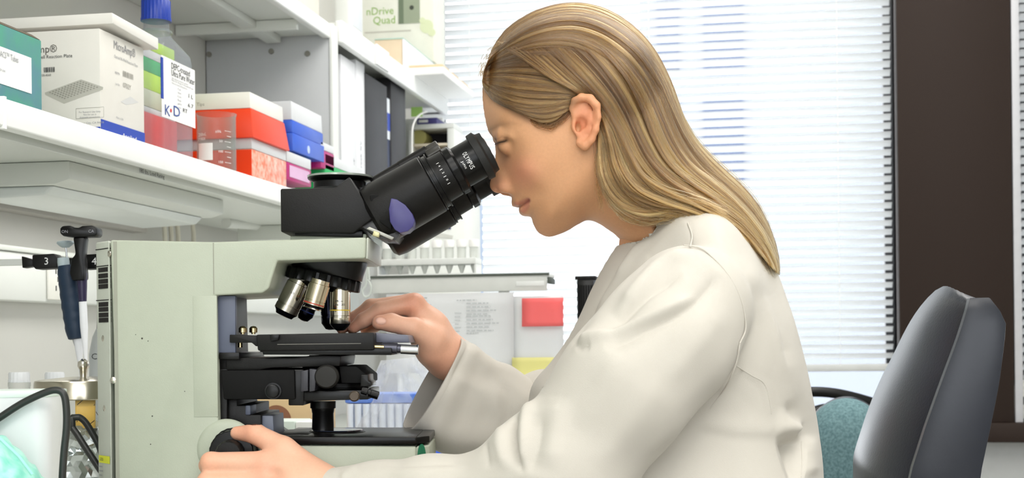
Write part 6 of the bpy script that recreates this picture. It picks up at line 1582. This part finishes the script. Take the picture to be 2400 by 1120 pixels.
# teal wipes pack
Yt = 1.17
t = root('wipes_pack', 'teal soft pack of wipes at the near bench corner', 'pack', WU(0, 1180, Yt)); t.location.z = BZ; BASE[t].z = BZ
m = MB(MC); rows = []; r = np.random.default_rng(5)
prof_ = [(-110,1000),(-40,1010),(0,1034),(40,1072),(72,1110),(84,1150),(80,1320)]
for j in range(13):
    s = j/12; P_ = spline([(*p, 0) for p in prof_], 30)[:, :2]
    row = []
    for i, (x, y) in enumerate(P_):
        p_ = Vector(U(x, y, Yt)); e_ = math.sin(math.pi*s)**.4
        p_.x -= .012*(1 - e_); p_.z = max(BZ + .0005, p_.z - .012*(1 - e_) + .0014*math.sin(i*1.3 + j) + r.normal(0, .0004)); p_.y = Yt - .05 + .10*s; row.append(p_)
    rows.append(row)
m.loft([list(q) for q in rows], cap=True, closed=True).build('pack', M('wipes_teal', (110, 206, 186), .4, noise=.2, nscale=50, rgb2=(176, 232, 216), bump=.4, bscale=90), t)
MB(MC).tube([U(-40, 1006, Yt - .051), U(0, 1028, Yt - .051), U(44, 1070, Yt - .0515), U(76, 1112, Yt - .051)], .0016, 6).build('crimped_seam', M('wipes_seam', (150, 222, 206), .4), t)
# black cables
t = root('cable', 'thick black cable bent over the white tub', 'cable', WU(150, 1250, 1.225)); t.location.z = BZ; BASE[t].z = BZ
pts = spline([(-40,1005,0),(0,978,0),(50,946,0),(100,922,0),(130,914,0),(148,922,0),(155,950,0),(156,1000,0),(150,1060,0),(146,1120,0),(143,1200,0),(150,1290,0)], 60)[:, :2]
MB(MC).tube([U(x, y, 1.232) for x, y in pts], .0032, 10).build('cable', M('rubber_black', (40, 42, 40), .38), t)
t = root('cable', 'black cable looped against the back of the microscope', 'cable', WU(215, 1200, 1.40)); t.location.z = BZ; BASE[t].z = BZ
pts = spline([(262,1135,0),(240,1092,0),(212,1050,0),(190,1012,0),(176,990,0),(172,992,0),(182,998,0),(200,1014,0),(222,1046,0),(246,1090,0),(270,1130,0),(300,1180,0)], 60)[:, :2]
pts2 = spline([(300,1220,0),(262,1120,0),(240,1088,0),(212,1046,0),(188,1008,0),(176,990,0),(180,986,0),(196,1000,0),(222,1044,0),(236,1078,0),(262,1120,0),(300,1180,0)], 70)[:, :2]
MB(MC).tube([U(x - (7 if i < 35 else -6), y + (10 if i < 32 else -8), 1.405 + .0003*i) for i, (x, y) in enumerate(pts2)], .0034, 10).build('cable', MATS['rubber_black'], t)
# jars
def jar(label, px, pyt, pyb_lid, pxw, Y, lidmat, glass=clear_glass, group=None):
    c0 = WU(px, pyt, Y); r_ = pxw/2/F*Y; zl = WU(px, pyb_lid, Y).z
    t = root('glass_jar', label, 'jar', (c0.x, c0.y, BZ), group)
    H_ = zl - BZ
    MB().lathe((c0.x, c0.y, BZ), (c0.x, c0.y, zl), [(.0003, r_*1.05), (.004, r_*1.15), (H_ - .022, r_*1.15), (H_ - .010, r_*.98), (H_ - .008, r_*1.03), (H_ - .004, r_*1.03), (H_ - .003, r_*.93), (H_, r_*.93)], 32).build('glass', glass, t)
    MB().lathe((c0.x, c0.y, zl - .004), (c0.x, c0.y, c0.z), [(0, r_), (.003, r_), (.0032, r_*.97), (c0.z - zl + .002, r_*.97), (c0.z - zl + .004, r_*.88)], 64, True, 1, .0004).build('lid', lidmat, t)
    return t
lidm = M('jar_lid_white', (224, 226, 228), .35, noise=.02)
jar('small glass jar with a white lid behind the tub, leftmost', 45, 872, 888, 50, 1.66, lidm, group='small glass jars with white lids')
jar('small glass jar with a white lid beside the steel lidded jar', 128, 872, 888, 46, 1.72, lidm, group='small glass jars with white lids')
Yj = 1.60; c0 = WU(196, 885, Yj); r_ = 112/F*Yj; zl = WU(196, 932, Yj).z; zt = WU(196, 889, Yj).z
t = root('storage_jar', 'large glass jar with a steel lid and yellow striped tape', 'jar', (c0.x, c0.y, BZ))
H_ = zl - BZ
MB().lathe((c0.x, c0.y, BZ), (c0.x, c0.y, zl), [(.0003, r_*.8), (.006, r_*.86), (H_ - .01, r_*.86), (H_ - .002, r_*.92), (H_ + .004, r_*.92)], 48).build('glass', clear_glass, t)
MB().lathe((c0.x, c0.y, zl - .001), (c0.x, c0.y, zt), [(0, r_*.98), (.001, r_), (zt - zl - .002, r_), (zt - zl, r_*.985), (zt - zl + .001, r_*.9), (zt - zl + .004, r_*.3)], 56).build('lid', M('lid_steel', (196, 188, 170), .2, metal=1, noise=.05), t)
k0 = WU(207, 858, Yj); MB().lathe((c0.x + .0, c0.y, zt + .003), (c0.x, c0.y, k0.z + .002), [(0, .004), (.008, .0045), (.012, .0068), (.017, .0062), (.020, .002)], 20).build('knob', chrome, t)
dcam = Vector((-c0.x, -c0.y, 0)).normalized(); sdv = Vector((0,0,1)).cross(dcam)
def jk(px, py, k=.872):
    p = WU(px, py, Yj); s_ = max(-.95, min(.95, (p - Vector((c0.x, c0.y, p.z))).dot(sdv)/(r_*k))); return Vector((c0.x, c0.y, p.z)) + (sdv*s_ + dcam*math.sqrt(1 - s_*s_))*(r_*k)
m = MB(); m.loft([[jk(177 + 4.6*k, 930) for k in range(11)], [jk(177 + 4.6*k, 992 + (k > 3)*6) for k in range(11)]], cap=False, closed=False)
tp = m.build('tape', M('tape_yellow', (226, 186, 96), .5, noise=.02), t, solid=.0004)
m = MB()
for a_, b_ in (((181,946), (200,930)), ((180,985), (222,945)), ((202,996), (221,982)), ((224,962), (232,975))):
    p_, q_ = jk(*a_, .88), jk(*b_, .88); o_ = Vector((0,0,.0012)); m.add([p_, q_, q_ + o_, p_ + o_], [(0,1,2,3)])
m.build('tape_stripes', M('stripe_brown', (86, 66, 40), .6, noise=0), tp)
# crumpled foil inside the jar
fo = root('foil_ball', 'crumpled silver foil inside the large jar', 'foil', (c0.x, c0.y, BZ + .007))
f0 = WU(188, 1065, Yj); bm = bmesh.new(); bmesh.ops.create_icosphere(bm, subdivisions=4, radius=1)
r = np.random.default_rng(8); ks = [(r.normal(size=3)*r.uniform(2, 9), r.uniform(0, 6.28)) for _ in range(12)]
me = D.meshes.new('foil'); 
for v in bm.verts:
    w = sum(abs(math.sin(Vector(k).dot(v.co) + f_)) for k, f_ in ks)/12 - .6
    v.co = Vector((v.co.x*.040, v.co.y*.040, max(v.co.z*.045, -.04)))*(1 + w*.75)
bm.to_mesh(me); bm.free(); me.materials.append(M('foil', (222, 226, 226), .12, metal=1, noise=.05)); fob = D.objects.new('foil', me); COL.objects.link(fob); fob.parent = fo; fob.location = Vector((c0.x, c0.y, f0.z - .01)) - BASE[fo]
# ------------------------------------------------------------------ pipettes on their rack
Yp = 1.70
lever = black_satin
a = U(52, 612, Yp); b = U(330, 612, Yp)
t = root('pipette_rack', 'black numbered pipette rack bar on an arm from the wall', 'rack', WU(180, 612, Yp))
def pp(pts, y0, y1, name, mat, par, bev=.001): return MB(MC).prism([(x, y0, z) for x, _, z in PX(pts, y0)], (0, y1 - y0, 0)).build(name, mat, par, bev)
for x0_, tx in ((75, '3'), (187, '4')):
    bar = pp([(x0_, 597), (x0_ + 52, 594), (x0_ + 58, 604), (x0_ + 60, 628), (x0_ + 8, 631), (x0_, 622)], Yp, Yp + .025, 'holder', black_paint, t, .0015)
    q = U(x0_ + 28, 620, Yp - .0003); lettering(tx, ink_white, bar, MC @ Vector(q), MC.to_3x3() @ Vector((1,0,0)), (0,0,1), height=.0085)
pp([(50, 600), (77, 608), (77, 624), (52, 628)], Yp + .004, Yp + .02, 'clip', black_paint, t); pp([(100, 604), (340, 604), (340, 622), (100, 622)], Yp + .0255, Yp + .035, 'bar', black_paint, t)
e0 = WU(110, 613, Yp + .03); MB().box((UW + .031, e0.y - .004, e0.z - .004), (e0.x + .002, e0.y + .004, e0.z + .004)).build('wall_arm', white_paint, t, .001)
# blue pipette
Yb = Yp - .02
t = root('pipette', 'dark blue gripped pipette with a grey push button', 'pipette', WU(180, 880, Yb))
lt2 = lambda x0, y0, x1, y1, prof, mat, name, n=24, **k: MB(MC).lathe(U(x0, y0, Yb), U(x1, y1, Yb), [(t_*Yb/F, r_*Yb/F) for t_, r_ in prof], n, True, k.get('ribs', 0), k.get('ribd', 0)).build(name, mat, t)
gb = M('push_grey', (176, 190, 194), .4, noise=.02)
lt2(153, 564, 155, 600, [(0,10),(2,19),(6,20),(12,14),(16,8)], gb, 'push_button'); lt2(154, 578, 157, 606, [(0,2.2),(28,2.2)], steel, 'plunger')
lt2(148, 604, 150, 630, [(0,13),(10,14),(24,13)], gb, 'collar')
navy = M('grip_navy', (24, 44, 66), .55, noise=.08, bump=.2)
prof_ = [(0,20),(6,22)] + [(10 + 8*k, 23 + .9*math.sin(k*1.9) + 2.0*math.sin(k/19*3.1)) for k in range(20)] + [(172,20),(174,16)]
lt2(157, 622, 181, 796, prof_, navy, 'grip', 28)
MB(MC).tube([U(x, y, Yb) for x, y in ((170, 770), (172, 795), (182, 822), (190, 840), (194, 862), (198, 884))], .0017, 8).build('ejector', steel, t)
lt2(184, 790, 190, 900, [(0,12),(30,9),(60,5),(105,2)], M('tip_white', (226, 228, 232), .4), 'tip_cone')
# black pipette
Yb = Yp - .035
t = root('pipette', 'black pipette with a wide hooked top, right of the blue one', 'pipette', WU(190, 880, Yb))
for pts in ([(140,534),(146,529),(164,528),(172,533),(184,533),(192,529),(214,528),(226,533),(228,546),(224,554),(204,555),(170,556),(148,553),(140,547)],): pp(pts, Yb - .012, Yb + .012, 'hook_top', black_satin, t, .003)
q = U(144, 546, Yb - .0124); lettering('ON', M('ink_mid', (150, 150, 156), .6, noise=0), t, MC @ Vector(q), MC.to_3x3() @ Vector((1,0,0)), (0,0,1), height=.0034); q = U(207, 545, Yb - .0124); lettering('CA', MATS['ink_mid'], t, MC @ Vector(q), MC.to_3x3() @ Vector((1,0,0)), (0,0,1), height=.0034)
pp([(170,555),(199,555),(194,600),(198,640),(198,656),(168,658),(162,640),(166,606),(176,596)], Yb - .009, Yb + .009, 'handle', black_satin, t, .0025)
lt2(192, 640, 194, 708, [(0,12),(30,11),(66,9)], M('shaft_violet', (42, 36, 66), .35), 'shaft'); lt2(194, 707, 203, 888, [(0,9),(60,9),(120,5),(180,2.2)], MATS['tip_white'], 'tip_cone')
# wash bottle behind the microscope
Yw2 = 1.79; c0 = WU(243, 780, Yw2)
t = root('wash_bottle', 'grey lettered bottle with dark neck behind the microscope', 'bottle', (c0.x, c0.y, BZ))
k = Yw2/F; zt = WU(243, 770, Yw2).z - BZ
MB().lathe((c0.x, c0.y, BZ), (c0.x, c0.y, 2), [(.0003, 33*k), (.005, 35*k), (zt - 60*k, 34*k), (zt - 20*k, 26*k), (zt, 17*k)], 32).build('body', M('bottle_grey', (196, 200, 200), .35, alpha=.8), t)
MB().lathe((c0.x, c0.y, BZ + zt - .0002), (c0.x, c0.y, 2), [(0, 16*k), (60*k, 13*k), (130*k, 9*k), (170*k, 6*k)], 24).build('neck', black_satin, t)
q = WU(214, 842, Yw2 - 35*k); lettering('C.A.', ink, t, q, MC.to_3x3() @ Vector((1,0,0)), (0,0,1), height=.0075)
# cords dropping from the lower shelf to the raceway
for i, px in enumerate((385, 400, 416, 452)):
    Y_ = (MC.inverted() @ RX(px, 530, UW + .05)).y
    t = root('hanging_cable', ('first', 'second', 'third', 'fourth')[i] + ' cream cord from the left, hanging under the lower shelf', 'cable', RX(px, 565, UW + .05), 'cream cords under the lower shelf')
    P_ = [RX(px + dx, y, UW + .045) for dx, y in ((-2, 500), (0, 530), (2, 560), (6 - 3*i, 640))]
    MB().tube(spline([tuple(q) for q in P_], 14), .0045, 8).build('cord', M('cord_cream', (222, 218, 204), .5), t)
cn = root('conduit', 'white conduit pipe under the shelf beyond the task light', 'pipe', RX(590, 512, UW + .12))
MB().cyl(RX(530, 522, UW + .10), RX(700, 534, UW + .10), .010).build('pipe', white_paint, cn)
# ------------------------------------------------------------------ window sill, right
ys = VB - .06
c_ = RY(2350, 940, ys); t = root('spray_bottle', 'small white bottle on the brown sill by the chair', 'bottle', (c_.x, ys, ZS))
k = .00118; H_ = RY(2350, 884, ys).z - ZS
MB().lathe((c_.x, ys, ZS), (c_.x, ys, 3), [(.0002, .019), (.003, .0205), (H_*.55, .0205), (H_*.66, .015), (H_*.68, .008), (H_*.74, .008)], 28).build('body', frosted, t)
MB().lathe((c_.x, ys, ZS + H_*.74), (c_.x, ys, 3), [(0, .009), (H_*.1, .009), (H_*.12, .005), (H_*.26, .004)], 20).build('nozzle', white_paint, t)
MB().cyl((c_.x, ys, ZS + .004), (c_.x, ys, ZS + H_*.33), .0212).build('label', paper, t)
c_ = RY(2395, 938, ys - .01); rr_ = abs(RY(2395, 890, ys).z - RY(2395, 985, ys).z)/2
t = root('desk_fan', 'round pale clock like fan on the sill at the far right', 'fan', (c_.x, ys, ZS))
MB().lathe((c_.x, ys - .03, c_.z), (c_.x, ys + .02, c_.z), [(0, rr_*.7), (.006, rr_*.92), (.015, rr_), (.03, rr_), (.045, rr_*.8)], 40).build('housing', M('fan_grey', (190, 190, 184), .5, noise=.2, nscale=120), t)
MB().lathe((c_.x, ys - .034, c_.z), (c_.x, ys - .02, c_.z), [(0, rr_*.15), (.004, rr_*.2)], 20).build('hub', black_satin, t)
MB().box((c_.x - .03, ys - .025, ZS), (c_.x + .03, ys + .02, ZS + .012)).build('foot', black_satin, t, .002)
